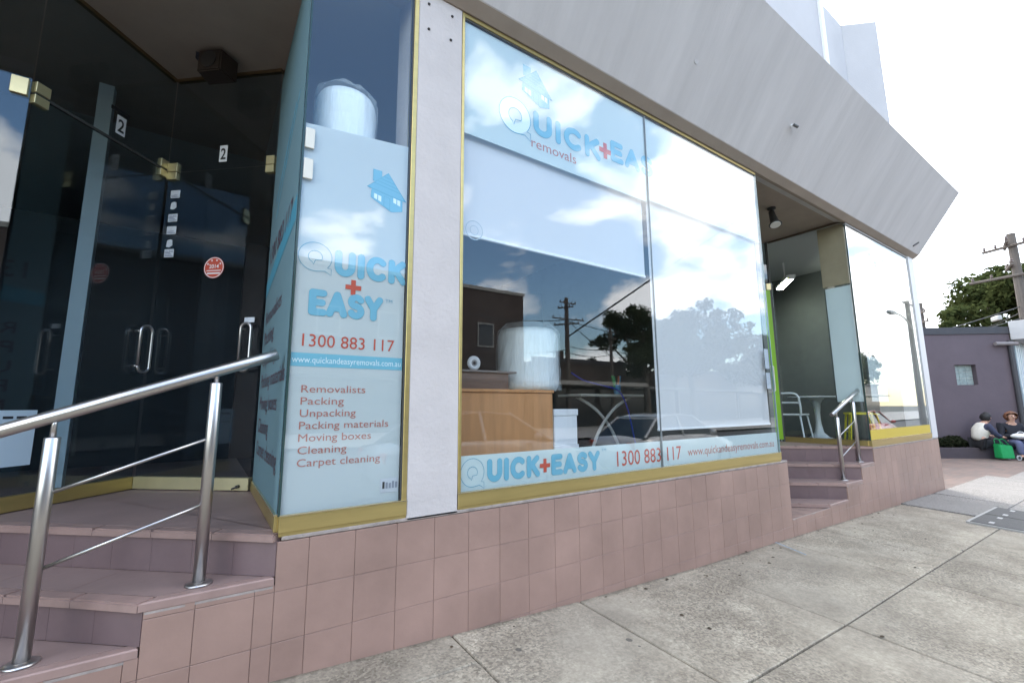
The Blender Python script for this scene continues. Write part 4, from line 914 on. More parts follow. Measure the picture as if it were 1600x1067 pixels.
def board(label, loc, rz, w, h):
    t = thing('display_board', label, 'display board', loc, rz, 'white display boards in the right shop')
    obj('panel', bbox(0, w, -0.012, 0.012, 0, h, 0.003), mat('white_board', (0.66, 0.76, 0.77), rough=0.5, var=0.03), t)
    for x_ in (-0.012, w+0.001): obj('edge_strip', bbox(x_, x_+0.011, -0.014, 0.014, -0.002, h+0.002), mat('dark_edge', (0.06, 0.07, 0.07), rough=0.5), t)
    for x_ in (0.1*w, 0.9*w):
        bm = B(); tube(bm, [(x_, 0, h+0.001), (x_, 0, 3.80-loc[2])], 0.002, 6); obj('hanging_wire', bm, M_STEEL, t)
board('tall narrow white display board just inside the return window', (7.16, 0.34, 1.235), R(-88), 0.30, 1.58)
board('wide white display board hung behind the far right window', (8.42, 0.35, 1.24), R(6), 1.15, 0.72)
board('narrow white display board hung left of the wide one', (7.62, 0.42, 1.24), R(3), 0.62, 0.78)
def stool_chair(label, loc, rz):
    t = thing('cafe_chair', label, 'chair', loc, rz)
    mw = mat('white_chair_paint', (0.72, 0.78, 0.80), rough=0.4)
    obj('seat', bbox(-0.21, 0.21, -0.21, 0.21, 0.435, 0.46, 0.01), mw, t)
    for sx in (-1, 1):
        for sy in (-1, 1):
            bm = B(); tube(bm, [(sx*0.18, sy*0.18, 0.434), (sx*0.23, sy*0.23, 0.001)], [0.014, 0.011], 8); obj('leg', bm, mw, t)
    bm = B(); tube(bm, path_smooth([(-0.20, -0.2, 0.461), (-0.235, -0.205, 0.62), (-0.25, -0.17, 0.76), (-0.255, 0, 0.78), (-0.25, 0.17, 0.76), (-0.235, 0.205, 0.62), (-0.20, 0.2, 0.461)], 5), 0.016, 8); obj('backrest', bm, mw, t, smooth=True)
    bm = B(); tube(bm, path_smooth([(-0.235, -0.2, 0.63), (-0.25, 0, 0.635), (-0.235, 0.2, 0.63)], 5), 0.013, 8); obj('back_bar', bm, mw, t, smooth=True)
stool_chair('white cafe chair with rounded backrest inside the right shop', (7.75, 1.22, 0.6), R(8))
t = thing('tulip_table', 'white round tulip table inside the right shop', 'table', (8.72, 1.22, 0.6))
mw = MATS['white_chair_paint']
bm = B(); lathe(bm, [(0.26, 0.001), (0.25, 0.02), (0.15, 0.05), (0.07, 0.13), (0.042, 0.28), (0.04, 0.45), (0.06, 0.62), (0.12, 0.714)], 24); obj('pedestal', bm, mw, t, smooth=True)
bm = B(); lathe(bm, [(0.40, 0.7145), (0.42, 0.722), (0.42, 0.735), (0.41, 0.742)], 32); obj('table_top', bm, mw, t)
obj('tray', bbox(-0.1, 0.12, -0.08, 0.08, 0.7425, 0.756, 0.003), M_DARKPL, t)
def yellow_stool(label, loc, rz):
    t = thing('bar_stool', label, 'stool', loc, rz, 'yellow stools in the right shop'); my = mat('yellow_stool_paint', (0.62, 0.56, 0.02), rough=0.4)
    obj('seat', bbox(-0.18, 0.18, -0.18, 0.18, 0.452, 0.468, 0.005), my, t)
    for sx in (-1, 1):
        for sy in (-1, 1):
            bm = B(); tube(bm, [(sx*0.15, sy*0.15, 0.451), (sx*0.2, sy*0.2, 0.001)], 0.010, 8); obj('leg', bm, my, t)
    for sy in (-1, 1):
        bm = B(); tube(bm, [(-0.178, sy*0.178, 0.2), (0.178, sy*0.178, 0.2)], 0.009, 8); obj('stretcher', bm, my, t)
yellow_stool('yellow metal stool seen behind the small handrail', (9.05, 0.74, 0.6), R(10))
yellow_stool('yellow metal stool close to the corner of the far right window', (8.05, 0.38, 0.6), R(30))
t = thing('wall_sign', 'dark noticeboard on the back wall of the right shop', 'noticeboard', (7.8, 3.98, 2.25)); obj('board', bbox(0, 1.1, -0.02, 0.0, 0, 0.5, 0.003), M_INTD, t); obj('board_frame', bbox(-0.03, 1.13, -0.012, 0.019, -0.03, 0.53) , M_DARKPL, t)

# ------------------------------------------------------------------ the purple building at the far right
W0 = Vector((16.96, 1.49, 0)); WE = Vector((0.789, -0.614, 0)); WN = Vector((-0.614, -0.789, 0)); GZ = -0.26
PB = thing('purple_building', 'low purple rendered building with glass-block window at the right', 'building')
def wp(s_, d_=0.0): p = W0+WE*s_+WN*d_; return (p.x, p.y)
# wall with a window opening
wn0, wn1, wz0, wz1, WL, WR_, WT = 0.64, 1.20, 1.72, 2.29, -4.0, 2.23, 3.16
bm = B()
for a_, b_, z0, z1 in ((WL, wn0, GZ-0.2, WT), (wn1, WR_, GZ-0.2, WT), (wn0, wn1, GZ-0.2, wz0), (wn0, wn1, wz1, WT)):
    prism(bm, [wp(a_), wp(b_), wp(b_, -0.25), wp(a_, -0.25)], z0, z1)
prism(bm, [wp(WL, -0.25), wp(WR_, -0.25), wp(WR_+3, -5.5), wp(WL, -5.5)], GZ-0.2, 3.1)
obj('wall', bm, M_PURP, PB)
bm = B(); prism(bm, [wp(WL, 0.03), wp(WR_+0.02, 0.03), wp(WR_+0.02, -0.3), wp(WL, -0.3)], WT+0.001, 3.36); obj('capping', bm, M_PURPD, PB)
gw = obj('window', prism(B(), [wp(wn0, -0.14), wp(wn1, -0.14), wp(wn1, -0.2), wp(wn0, -0.2)], wz0, wz1), mat('glass_block_mortar', (0.55, 0.56, 0.54), rough=0.8), PB)
M_GB = mat('glass_block', (0.30, 0.36, 0.35), rough=0.12, var=0.3, vscale=12, bump=0.5, bscale=25)
bw, bh = (wn1-wn0-0.04)/3, (wz1-wz0-0.04)/3
for i in range(3):
    for j in range(3):
        a_ = wn0+0.01+i*(bw+0.01); z_ = wz0+0.01+j*(bh+0.01); bm = B(); prism(bm, [wp(a_, -0.125), wp(a_+bw, -0.125), wp(a_+bw, -0.139), wp(a_, -0.139)], z_, z_+bh); obj('glass_block', bm, M_GB, gw)
# side facing the main street: white fascia and pale roller shutter
cx, cyy = wp(WR_)
obj('fascia', bbox(cx-0.06, cx+12, cyy-0.42, cyy-0.02, 2.97, 3.50, 0.01), mat('fascia_white', (0.45, 0.45, 0.45), rough=0.6, var=0.06), PB)
sh = obj('shutter', bbox(cx+0.20, cx+11, cyy-0.02, cyy+0.10, GZ-0.2, 2.96), mat('shutter_pale', (0.45, 0.52, 0.55), rough=0.5), PB)
for k in range(26): obj('shutter_rib', bbox(cx+0.24+k*0.30, cx+0.40+k*0.30, cyy-0.05, cyy-0.021, GZ, 2.94, 0.01), MATS['shutter_pale'], sh)
bm = B(); tube(bm, [(*wp(2.15, 0.06), GZ), (*wp(2.15, 0.06), 2.95)], 0.06, 10); obj('downpipe', bm, M_PURPD, PB)
bm = B(); tube(bm, [(*wp(1.72, 0.10), 2.86), (*wp(2.30, 0.10), 2.86)], 0.055, 10); obj('awning_tube', bm, mat('tube_grey', (0.22, 0.2, 0.2), rough=0.6), PB)
# planter in front of it
PLN = thing('garden_planter', 'low dark masonry planter along the purple wall', 'planter')
bm = B(); prism(bm, [wp(-2.5, 0.55), wp(2.05, 0.55), wp(2.05, 0.40), wp(-2.5, 0.40)], GZ-0.15, 0.04); prism(bm, [wp(2.06, 0.55), wp(2.2, 0.55), wp(2.2, 0.01), wp(2.06, 0.01)], GZ-0.15, 0.04); obj('planter_wall', bm, mat('planter_render', (0.075, 0.06, 0.068), rough=0.8, var=0.1), PLN)
bm = B(); prism(bm, [wp(-2.5, 0.395), wp(2.05, 0.395), wp(2.05, 0.005), wp(-2.5, 0.005)], GZ-0.15, -0.02); obj('soil', bm, mat('soil', (0.06, 0.045, 0.035), rough=0.95, var=0.3, vscale=20), PLN)

# ------------------------------------------------------------------ foliage
def leaves(bm, blobs, n, size, rnd, flat_=0.0):
    tot = sum(b[3]**2 for b in blobs)
    for bx, by, bz, br in blobs:
        for _ in range(int(n*br*br/tot)):
            d = Vector((rnd.gauss(0, 1), rnd.gauss(0, 1), rnd.gauss(0, 1))).normalized(); rr = br*(rnd.random()**0.45)
            c = Vector((bx, by, bz))+Vector((d.x*rr, d.y*rr, d.z*rr*0.8))
            nrm = (d+Vector((rnd.gauss(0, 0.8), rnd.gauss(0, 0.8), rnd.gauss(0.5, 0.8)))).normalized(); u = nrm.orthogonal().normalized(); u.rotate(Matrix.Rotation(rnd.random()*6.28, 3, nrm)); w = nrm.cross(u)
            s1 = size*rnd.uniform(0.6, 1.35); s2 = s1*rnd.uniform(0.4, 0.6)
            bm.faces.new([bm.verts.new(c+u*s1), bm.verts.new(c+w*s2), bm.verts.new(c-u*s1), bm.verts.new(c-w*s2)])
def tree(label, loc, h, spread, seed, n, leaf, m=M_LEAF, group=None, trunk=0.25, sq=1.0, cl=15):
    rnd = random.Random(seed); t = thing('street_tree', label, 'tree', loc, 0, group)
    bm = B(); th = h*0.42; top = Vector((rnd.uniform(-0.2, 0.2), rnd.uniform(-0.2, 0.2), th))
    tube(bm, path_smooth([(0, 0, -0.2), (0.05, 0.03, th*0.5), top], 4), [trunk*(1.25-0.5*k/8) for k in range(9)], 10)
    blobs = []
    for k in range(cl):
        a_ = 2.4*k+rnd.uniform(-0.4, 0.4); rr = spread*math.sqrt((k+0.5)/cl)*0.78; zz = h*(0.45+0.45*rnd.random())*1.0
        zz = min(zz, h*(0.92-0.28*(rr/spread)**2)); e_ = Vector((math.cos(a_)*rr, math.sin(a_)*rr*sq, zz))
        mid = top.lerp(e_, 0.5)+Vector((0, 0, -0.08*h*rnd.random()))
        tube(bm, path_smooth([top-Vector((0, 0, th*0.25*rnd.random())), mid, e_], 3), [trunk*0.5*(1-0.13*i) for i in range(7)], 6)
        R_ = spread*rnd.uniform(0.20, 0.34); blobs.append((e_.x, e_.y, e_.z, R_))
        for q in range(3): blobs.append((e_.x+rnd.uniform(-1, 1)*R_*1.1, e_.y+rnd.uniform(-1, 1)*R_*1.1, e_.z+rnd.uniform(-0.6, 0.8)*R_, R_*rnd.uniform(0.35, 0.6)))
    obj('trunk', bm, M_BARK, t, smooth=True)
    bm = B(); leaves(bm, blobs, n, leaf, rnd); obj('crown', bm, m, t, recalc=False); return t
tree('leafy green tree behind the purple building and power pole', (31.0, 0.9, -0.6), 8.6, 3.3, 11, 15000, 0.13, M_LEAF, None, 0.28)
tree('lower leafy tree left of the tall one behind the purple building', (33.5, 3.0, -0.6), 6.1, 2.3, 17, 7000, 0.13, M_LEAF, None, 0.2)
# shrub in the planter
rnd = random.Random(4); t = thing('shrub', 'dark spiky shrub in the planter by the purple wall', 'shrub', (*wp(0.05, 0.22), -0.02))
bm = B()
for k in range(7): tube(bm, [(0, 0, -0.02), (rnd.uniform(-0.22, 0.22), rnd.uniform(-0.1, 0.1), 0.24)], [0.012, 0.005], 5)
obj('stem', bm, M_BARK, t)
bm = B(); leaves(bm, [(-0.2, 0.06, 0.17, 0.16), (0.05, 0, 0.22, 0.19), (0.28, -0.1, 0.17, 0.16), (0.42, -0.2, 0.13, 0.11), (-0.32, 0.16, 0.2, 0.15), (0.15, -0.1, 0.28, 0.1)], 2600, 0.035, rnd); obj('foliage', bm, M_SHRUB, t, recalc=False)

# ------------------------------------------------------------------ power poles and cables
def power_pole(label, loc, top, arms, r=0.14, box_z=None, group='timber power poles'):
    t = thing('power_pole', label, 'power pole', loc, 0, group)
    bm = B(); tube(bm, [(0, 0, -0.3), (0, 0, (top-loc[2])*0.5), (0, 0, top-loc[2])], [r*1.15, r, r*0.82], 12); obj('pole', bm, M_POLE, t, smooth=False)
    for z, w, ang in arms:
        c_, s_ = math.cos(ang), math.sin(ang); zz = z-loc[2]; d = Vector((c_, s_, 0)); q = Vector((-s_, c_, 0))
        bm = B(); p0 = d*(-w)+q*r*1.1; p1 = d*w+q*r*1.1; tube(bm, [(p0.x, p0.y, zz), (p1.x, p1.y, zz)], 0.055, 6); a_ = obj('crossarm', bm, M_POLE, t)
        for k in (-0.92, -0.5, 0.5, 0.92):
            p = d*(w*k)+q*r*1.1; bm = B(); lathe(bm, [(0.02, zz+0.05), (0.05, zz+0.09), (0.03, zz+0.13), (0.045, zz+0.16), (0.02, zz+0.2)], 8, (p.x, p.y)); obj('insulator', bm, mat('insulator_brown', (0.1, 0.07, 0.06), rough=0.3), a_)
    if box_z:
        bm = bbox(-0.22, 0.22, -r-0.32, -r, box_z-loc[2]-0.2, box_z-loc[2]+0.2, 0.02); obj('junction_box', bm, mat('box_grey', (0.5, 0.52, 0.55), rough=0.5), t)
    return t
power_pole('timber power pole rising before the tree at the right edge', (26, 0.55, -0.6), 7.87, [(7.35, 0.85, R(70)), (7.45, 0.7, R(10)), (6.15, 1.35, R(80)), (6.55, 0.6, R(15))], 0.16, 5.2)
power_pole('distant power pole just right of the white corner post', (33, 5.1, -0.6), 6.85, [(6.2, 1.0, R(30)), (5.7, 0.8, R(40))], 0.13)
def cable(label, a_, b_, sag, r=0.016, g='overhead cables'):
    a_, b_ = Vector(a_), Vector(b_); pts = [a_.lerp(b_, k/16)-Vector((0, 0, sag*4*(k/16)*(1-k/16))) for k in range(17)]
    return tag(obj('overhead_cable', tube(B(), pts, r, 5), mat('cable_black', (0.05, 0.05, 0.05), rough=0.6)), label, 'cable', g)
cable('overhead cable sloping left from the right pole, upper', (26, 0.55, 4.95), (20.5, 4.6, 3.15), 0.1, 0.018)
cable('overhead cable sloping left from the right pole, lower', (26, 0.55, 4.5), (20.8, 4.4, 2.95), 0.1, 0.018)
cable('nearly level overhead cable across the tree', (26, 0.55, 4.75), (33, 5.1, 4.9), 0.35, 0.02)
t = thing('cable_junction', 'pale cable splice hanging before the tree', 'cable box', (27.4, 1.5, 4.75)); obj('splice', bbox(-0.28, 0.28, -0.08, 0.08, -0.10, 0.10, 0.03), mat('splice_grey', (0.5, 0.5, 0.48), rough=0.5), t); obj('clamp', bbox(-0.03, 0.03, -0.03, 0.03, 0.101, 0.2), M_DARKPL, t); t.rotation_euler = (0, 0, R(30))

# ------------------------------------------------------------------ service pit lids in the footpath
t = thing('pit_cover', 'dark grey service pit with two lids in the footpath', 'pit cover', (0, 0, 0))
def lidz(x, y): return gz(x, y)+0.012
def lidslab(nm, x0, x1, y0, y1, lift, m, par, th=0.03):
    bm = B(); P_ = [(x0, y0), (x1, y0), (x1, y1), (x0, y1)]; prism(bm, P_, [lidz(*p)-th for p in P_], [lidz(*p)+lift for p in P_]); return obj(nm, bm, m, par)
M_LID = mat('lid_dark', (0.085, 0.082, 0.078), rough=0.8, var=0.3, vscale=25, bump=0.5, bscale=90)
lidslab('frame', 7.30, 8.80, -1.78, -0.74, 0.004, mat('lid_frame', (0.34, 0.33, 0.31), rough=0.7, var=0.15), t, 0.02)
for a_, b_ in ((7.33, 8.03), (8.06, 8.77)):
    l_ = lidslab('lid', a_, b_, -1.75, -0.77, 0.009, M_LID, t, 0.004)
    for yy in (-0.92, -1.58):
        for xx in (a_+0.14, b_-0.14): lidslab('lift_hole', xx-0.045, xx+0.045, yy-0.02, yy+0.02, 0.012, mat('hole_pale', (0.45, 0.44, 0.42), rough=0.6), l_, 0.0)

# ------------------------------------------------------------------ across the road (seen mirrored in the glass)
M_BRK = brickmat('dark_brick', (0.085, 0.06, 0.05), (0.065, 0.05, 0.045), (0.10, 0.09, 0.08), 3.0, (R(90), 0, 0))
FY = -26.0
bb = thing('brick_building', 'dark brick building across the road, mirrored in the big window', 'building', (0, FY, 0))
bm = B(); box(bm, -9, 20.4, -12, 0, -0.6, 9.9); obj('wall', bm, M_BRK, bb)
obj('parapet', bbox(-9.1, 20.5, -0.35, 0.08, 9.901, 10.15), M_KERB, bb)
for k in range(7):
    x_ = -6+k*3.7; f_ = obj('window', bbox(x_, x_+1.4, 0.001, 0.06, 5.6, 7.4), M_KERB, bb); obj('window_pane', bbox(x_+0.1, x_+1.3, 0.061, 0.07, 5.7, 7.3), mat('far_glass', (0.03, 0.035, 0.04), rough=0.1), f_)
    o = obj('shopfront', bbox(x_-0.6, x_+2.4, 0.001, 0.08, -0.3, 2.7), MATS['far_glass'], bb)
obj('awning', bbox(-8.5, 20.2, 0.081, 2.6, 3.0, 3.35), mat('awning_dark', (0.06, 0.05, 0.05)), bb)
lb = thing('shop_row', 'low brown shop row across the road beside the brick building', 'building', (0, FY+1, 0))
bm = B(); box(bm, 20.6, 31, -10, 0, -0.6, 4.7); obj('wall', bm, M_BRK, lb); obj('parapet', bbox(20.6, 31.05, -0.3, 0.06, 4.701, 5.05), M_PURPD, lb); obj('chimney', bbox(26.2, 26.7, -4, -3.5, 4.71, 6.2), M_BRK, lb)
obj('awning', bbox(20.7, 30.9, 0.001, 2.4, 2.8, 3.1), mat('awning_pale', (0.35, 0.33, 0.3)), lb)
for k in range(3): obj('shopfront', bbox(21+k*3.3, 23.8+k*3.3, 0.001, 0.05, -0.4, 2.6), MATS['far_glass'], lb)
for k, (x_, w_, h_, c_) in enumerate([(33, 9, 4.2, (0.18, 0.16, 0.15)), (44, 12, 5.0, (0.22, 0.17, 0.14)), (58, 14, 4.4, (0.2, 0.2, 0.2)), (76, 16, 5.2, (0.19, 0.15, 0.13)), (96, 20, 5.0, (0.2, 0.19, 0.18))]):
    b_ = thing('far_shop', ['grey', 'brown', 'plain pale', 'dull red', 'long grey'][k]+' low shop farther down the far side of the road', 'building', (x_, FY-2-k, 0), 0, 'low shops down the far side of the road')
    obj('wall', bbox(0, w_, -8, 0, -0.8, h_), mat('far_wall_%d' % k, c_, rough=0.9, var=0.15), b_); obj('roof', bbox(-0.2, w_+0.2, -8.2, 0.3, h_+0.001, h_+0.3), M_PURPD, b_); obj('awning', bbox(0.1, w_-0.1, 0.001, 2.0, 2.8, 3.05), M_KERB, b_)
    obj('shopfront', bbox(0.4, w_-0.4, 0.0005, 0.05, -0.6, 2.6), MATS['far_glass'], b_)
power_pole('tall power pole across the road, mirrored in the left pane', (23.2, -24, -0.6), 9.75, [(9.3, 0.8, R(3)), (8.95, 0.65, R(60)), (8.0, 1.55, R(5)), (7.6, 1.0, R(50))], 0.19)
power_pole('shorter power pole across the road, mirrored before the gum tree', (28.1, -24, -0.6), 7.85, [(7.4, 0.5, R(5)), (6.8, 0.45, R(5))], 0.15)
for k, (a_, b_, sg, lb_) in enumerate([((23.2, -24, 8.0), (14, -24.5, 7.6), 0.3, 'cable from the tall far pole to the brick building, upper'), ((23.2, -24, 7.9), (60, -24, 7.5), 0.9, 'long cable running past both far poles'), ((23.2, -24, 5.9), (28.1, -24, 6.0), 0.2, 'cable between the two far poles, upper'), ((23.2, -24, 5.4), (28.1, -24, 5.5), 0.25, 'cable between the two far poles, lower'), ((28.1, -24, 5.9), (52, -24, 6.0), 0.8, 'cable running right from the shorter far pole'), ((23.2, -24, 5.6), (15, -24.6, 5.3), 0.3, 'cable from the tall far pole to the brick building, lower'), ((23.4, -24, 7.9), (29, -24.5, 5.3), 0.2, 'sloping service cable behind the far poles')]):
    cable(lb_, a_, b_, sg, 0.03, 'cables across the road')
tag(obj('stay_cable', tube(B(), [(23.1, -23.8, 6.6), (18.42, -12.0, 7.62), (18.40, -11.95, 7.625), (15.3, -4.15, 8.3)], [0.06, 0.045, 0.007, 0.005], 8), mat('stay_dark', (0.06, 0.06, 0.06), rough=0.5)), 'thick stay cable from the far pole across the road, mirrored as a diagonal', 'cable')
power_pole('power pole on the near kerb holding the stay cable', (15.3, -4.0, -0.6), 8.8, [(8.5, 0.8, R(90))], 0.15)
tree('broad gum tree across the road, mirrored at the right of the left pane', (33.0, -24.5, -0.6), 11.8, 4.6, 21, 15000, 0.17, M_LEAFD, 'gum trees across the road', 0.3)
tree('larger gum tree across the road, mirrored pale in the right pane', (41.5, -25.5, -0.6), 13.2, 5.6, 37, 16000, 0.19, M_LEAFD, 'gum trees across the road', 0.35)
tree('gum tree down the road, mirrored at the right of the right pane', (54.0, -24.5, -0.6), 11.0, 5.8, 23, 12000, 0.22, M_LEAFD, 'gum trees across the road', 0.35)
tree('far gum tree down the road, mirrored beside the white post', (74.0, -25, -0.6), 10.0, 6.0, 24, 8000, 0.28, M_LEAFD, 'gum trees across the road', 0.35)
tree('small round tree between the far poles', (30.2, -28.5, -0.6), 6.6, 2.1, 25, 5000, 0.14, M_LEAFD, 'gum trees across the road', 0.2)
# street lamp on the near kerb further along
t = thing('street_lamp', 'street lamp on the kerb down the road, mirrored in the far right window', 'street lamp', (28.6, -4.6, -0.6))
bm = B(); tube(bm, [(0, 0, 0), (0, 0, 6.9)], [0.14, 0.10], 12); obj('pole', bm, M_POLE, t)
bm = B(); tube(bm, path_smooth([(0, 0.1, 5.4), (-1.2, 0.1, 5.9), (-2.6, 0.1, 6.0)], 5), 0.04, 8); obj('arm', bm, M_STEEL, t)
bm = B(); sphere(bm, (-2.9, 0.1, 5.97), 0.5, 1, 0.3, 0.22); obj('lamp_head', bm, mat('lamp_grey', (0.4, 0.42, 0.43), rough=0.4), t, smooth=True)
bm = B(); tube(bm, [(-0.7, 0, 6.75), (0.7, 0, 6.75)], 0.045, 6); obj('crossarm', bm, M_POLE, t)

# ------------------------------------------------------------------ parked cars (mirrored low in the windows)
def car(label, loc, rz, col, seed=0):
    t = thing('parked_car', label, 'car', loc, rz, 'cars parked along the road')
    paint = mat('car_paint_%s' % label.split()[0], col, rough=0.25, metal=0.2, coat=0.6); dg = mat('car_glass', (0.015, 0.02, 0.022), rough=0.04)
    # stations: x, half width, z low, z belt
    ST = [(-2.10, 0.62, 0.42, 0.72), (-2.02, 0.76, 0.28, 0.88), (-1.5, 0.84, 0.22, 0.95), (-0.6, 0.87, 0.2, 0.97), (0.5, 0.87, 0.2, 0.95), (1.2, 0.85, 0.2, 0.88), (1.75, 0.80, 0.24, 0.76), (2.05, 0.68, 0.32, 0.62), (2.15, 0.5, 0.4, 0.55)]
    bm = B(); rg = []
    for x, w, zl, zb in ST:
        pr = [(-w*0.92, zl), (-w, zl+0.12), (-w*1.01, (zl+zb)/2), (-w*0.97, zb-0.06), (-w*0.88, zb), (0, zb+0.035), (w*0.88, zb), (w*0.97, zb-0.06), (w*1.01, (zl+zb)/2), (w, zl+0.12), (w*0.92, zl)]
        rg.append([bm.verts.new((x, y, z)) for y, z in pr])
    n = len(rg[0])
    for i in range(len(rg)-1):
        for k in range(n): bm.faces.new((rg[i][k], rg[i][(k+1) % n], rg[i+1][(k+1) % n], rg[i+1][k]))
    bm.faces.new(rg[0]); bm.faces.new(rg[-1][::-1]); body = obj('body', bm, paint, t, smooth=True)
    # glasshouse
    GH = [(-1.75, 0.70, 0.95, 0.0), (-1.05, 0.62, 1.38, 0), (-0.3, 0.60, 1.45, 0), (0.30, 0.60, 1.42, 0), (1.15, 0.72, 0.93, 0)]
    bm = B(); lo = [(-1.78, 0.76), (-1.1, 0.78), (-0.3, 0.79), (0.4, 0.78), (1.2, 0.76)]
    L_ = [bm.verts.new((x, -w, 0.90)) for x, w in lo]; Rr_ = [bm.verts.new((x, w, 0.90)) for x, w in lo]
    tp = [(-1.70, 0.70, 0.965), (-1.05, 0.60, 1.39), (-0.3, 0.58, 1.455), (0.30, 0.58, 1.425), (1.12, 0.70, 0.935)]
    TL = [bm.verts.new((x, -w, z)) for x, w, z in tp]; TR = [bm.verts.new((x, w, z)) for x, w, z in tp]
    for i in range(4):
        bm.faces.new((L_[i], L_[i+1], TL[i+1], TL[i])); bm.faces.new((Rr_[i+1], Rr_[i], TR[i], TR[i+1])); bm.faces.new((TL[i], TL[i+1], TR[i+1], TR[i])); bm.faces.new((L_[i+1], L_[i], Rr_[i], Rr_[i+1]))
    bm.faces.new((L_[0], TL[0], TR[0], Rr_[0])); bm.faces.new((L_[4], Rr_[4], TR[4], TL[4])); obj('glasshouse', bm, dg, t)
    bm = B(); rf = [(-1.12, 0.61, 1.365), (-0.7, 0.615, 1.445), (-0.2, 0.61, 1.475), (0.35, 0.60, 1.425)]
    a_ = [[bm.verts.new((x, s_*w, z)) for s_ in (-1, -0.5, 0, 0.5, 1)] for x, w, z in rf]
    for i in range(3):
        for k in range(4): bm.faces.new((a_[i][k], a_[i+1][k], a_[i+1][k+1], a_[i][k+1]))
    thicken(bm, (0, 0, -0.03)); obj('roof', bm, paint, t)
    for s_ in (-1, 1):
        bm = B()
        for A_, C_ in (((0.33, 0.60, 1.43), (1.18, 0.745, 0.92)), ((-0.32, 0.605, 1.46), (-0.30, 0.795, 0.92)), ((-1.08, 0.62, 1.38), (-1.72, 0.76, 0.93))):
            tube(bm, [(A_[0], s_*A_[1], A_[2]), (C_[0], s_*C_[1], C_[2])], 0.03, 6)
        obj('pillar', bm, paint, t)
        obj('headlight', bbox(1.93, 2.08, s_*0.55-0.14, s_*0.55+0.14, 0.56, 0.68, 0.02), mat('headlamp', (0.7, 0.72, 0.75), rough=0.1), t); obj('taillight', bbox(-2.07, -1.98, s_*0.6-0.12, s_*0.6+0.12, 0.68, 0.84, 0.02), M_RED, t)
        bm = B(); sphere(bm, (0.75, s_*0.93, 1.0), 0.1, 0.6, 1, 0.7); obj('mirror', bm, paint, t, smooth=True)
        for x in (-1.3, 1.32):
            bm = B(); tube(bm, [(x, s_*0.66, 0.31), (x, s_*0.87, 0.31)], 0.31, 22); w_ = obj('wheel', bm, M_RUBBER, t); bm = B(); tube(bm, [(x, s_*0.868, 0.31), (x, s_*0.885, 0.31)], 0.19, 16); obj('rim', bm, M_STEEL, w_)
    return t
def rzz(x): return roadz(x, -5)
car('silver hatchback parked at the kerb before the big window', (4.4, -5.4, rzz(4.4)), 0, (0.45, 0.46, 0.47))
car('white car parked behind the silver one', (10.2, -5.5, rzz(10.2)), 0, (0.7, 0.7, 0.7))
car('dark blue car parked opposite the left entrance', (-2.2, -5.4, rzz(-2.2)), 0, (0.02, 0.03, 0.06))
car('red car parked farther down the kerb', (24.0, -5.6, rzz(24)), 0, (0.4, 0.02, 0.02))

# ------------------------------------------------------------------ the two seated women
def skin(name, V, E_, m, parent, sub=2):
    """grow a smooth limbed surface over a skeleton of (x, y, z, radius) joints"""
    keys = list(V); me = bpy.data.meshes.new(name); me.from_pydata([V[k][:3] for k in keys], [(keys.index(a), keys.index(b)) for a, b in E_], [])
    o = bpy.data.objects.new(name, me); COL.objects.link(o)
    md = o.modifiers.new('skin', 'SKIN'); md.use_smooth_shade = True
    sv = me.skin_vertices[0].data
    for i, k in enumerate(keys):
        r_ = V[k][3]; sv[i].radius = r_ if isinstance(r_, tuple) else (r_, r_); sv[i].use_root = (i == 0)
    o.modifiers.new('sub', 'SUBSURF').levels = sub
    dg = bpy.context.evaluated_depsgraph_get(); m2 = bpy.data.meshes.new_from_object(o.evaluated_get(dg)); bpy.data.objects.remove(o); m2.name = name
    m2.materials.clear(); m2.materials.append(m)
    for p in m2.polygons: p.use_smooth = True
    return link(name, m2, parent)
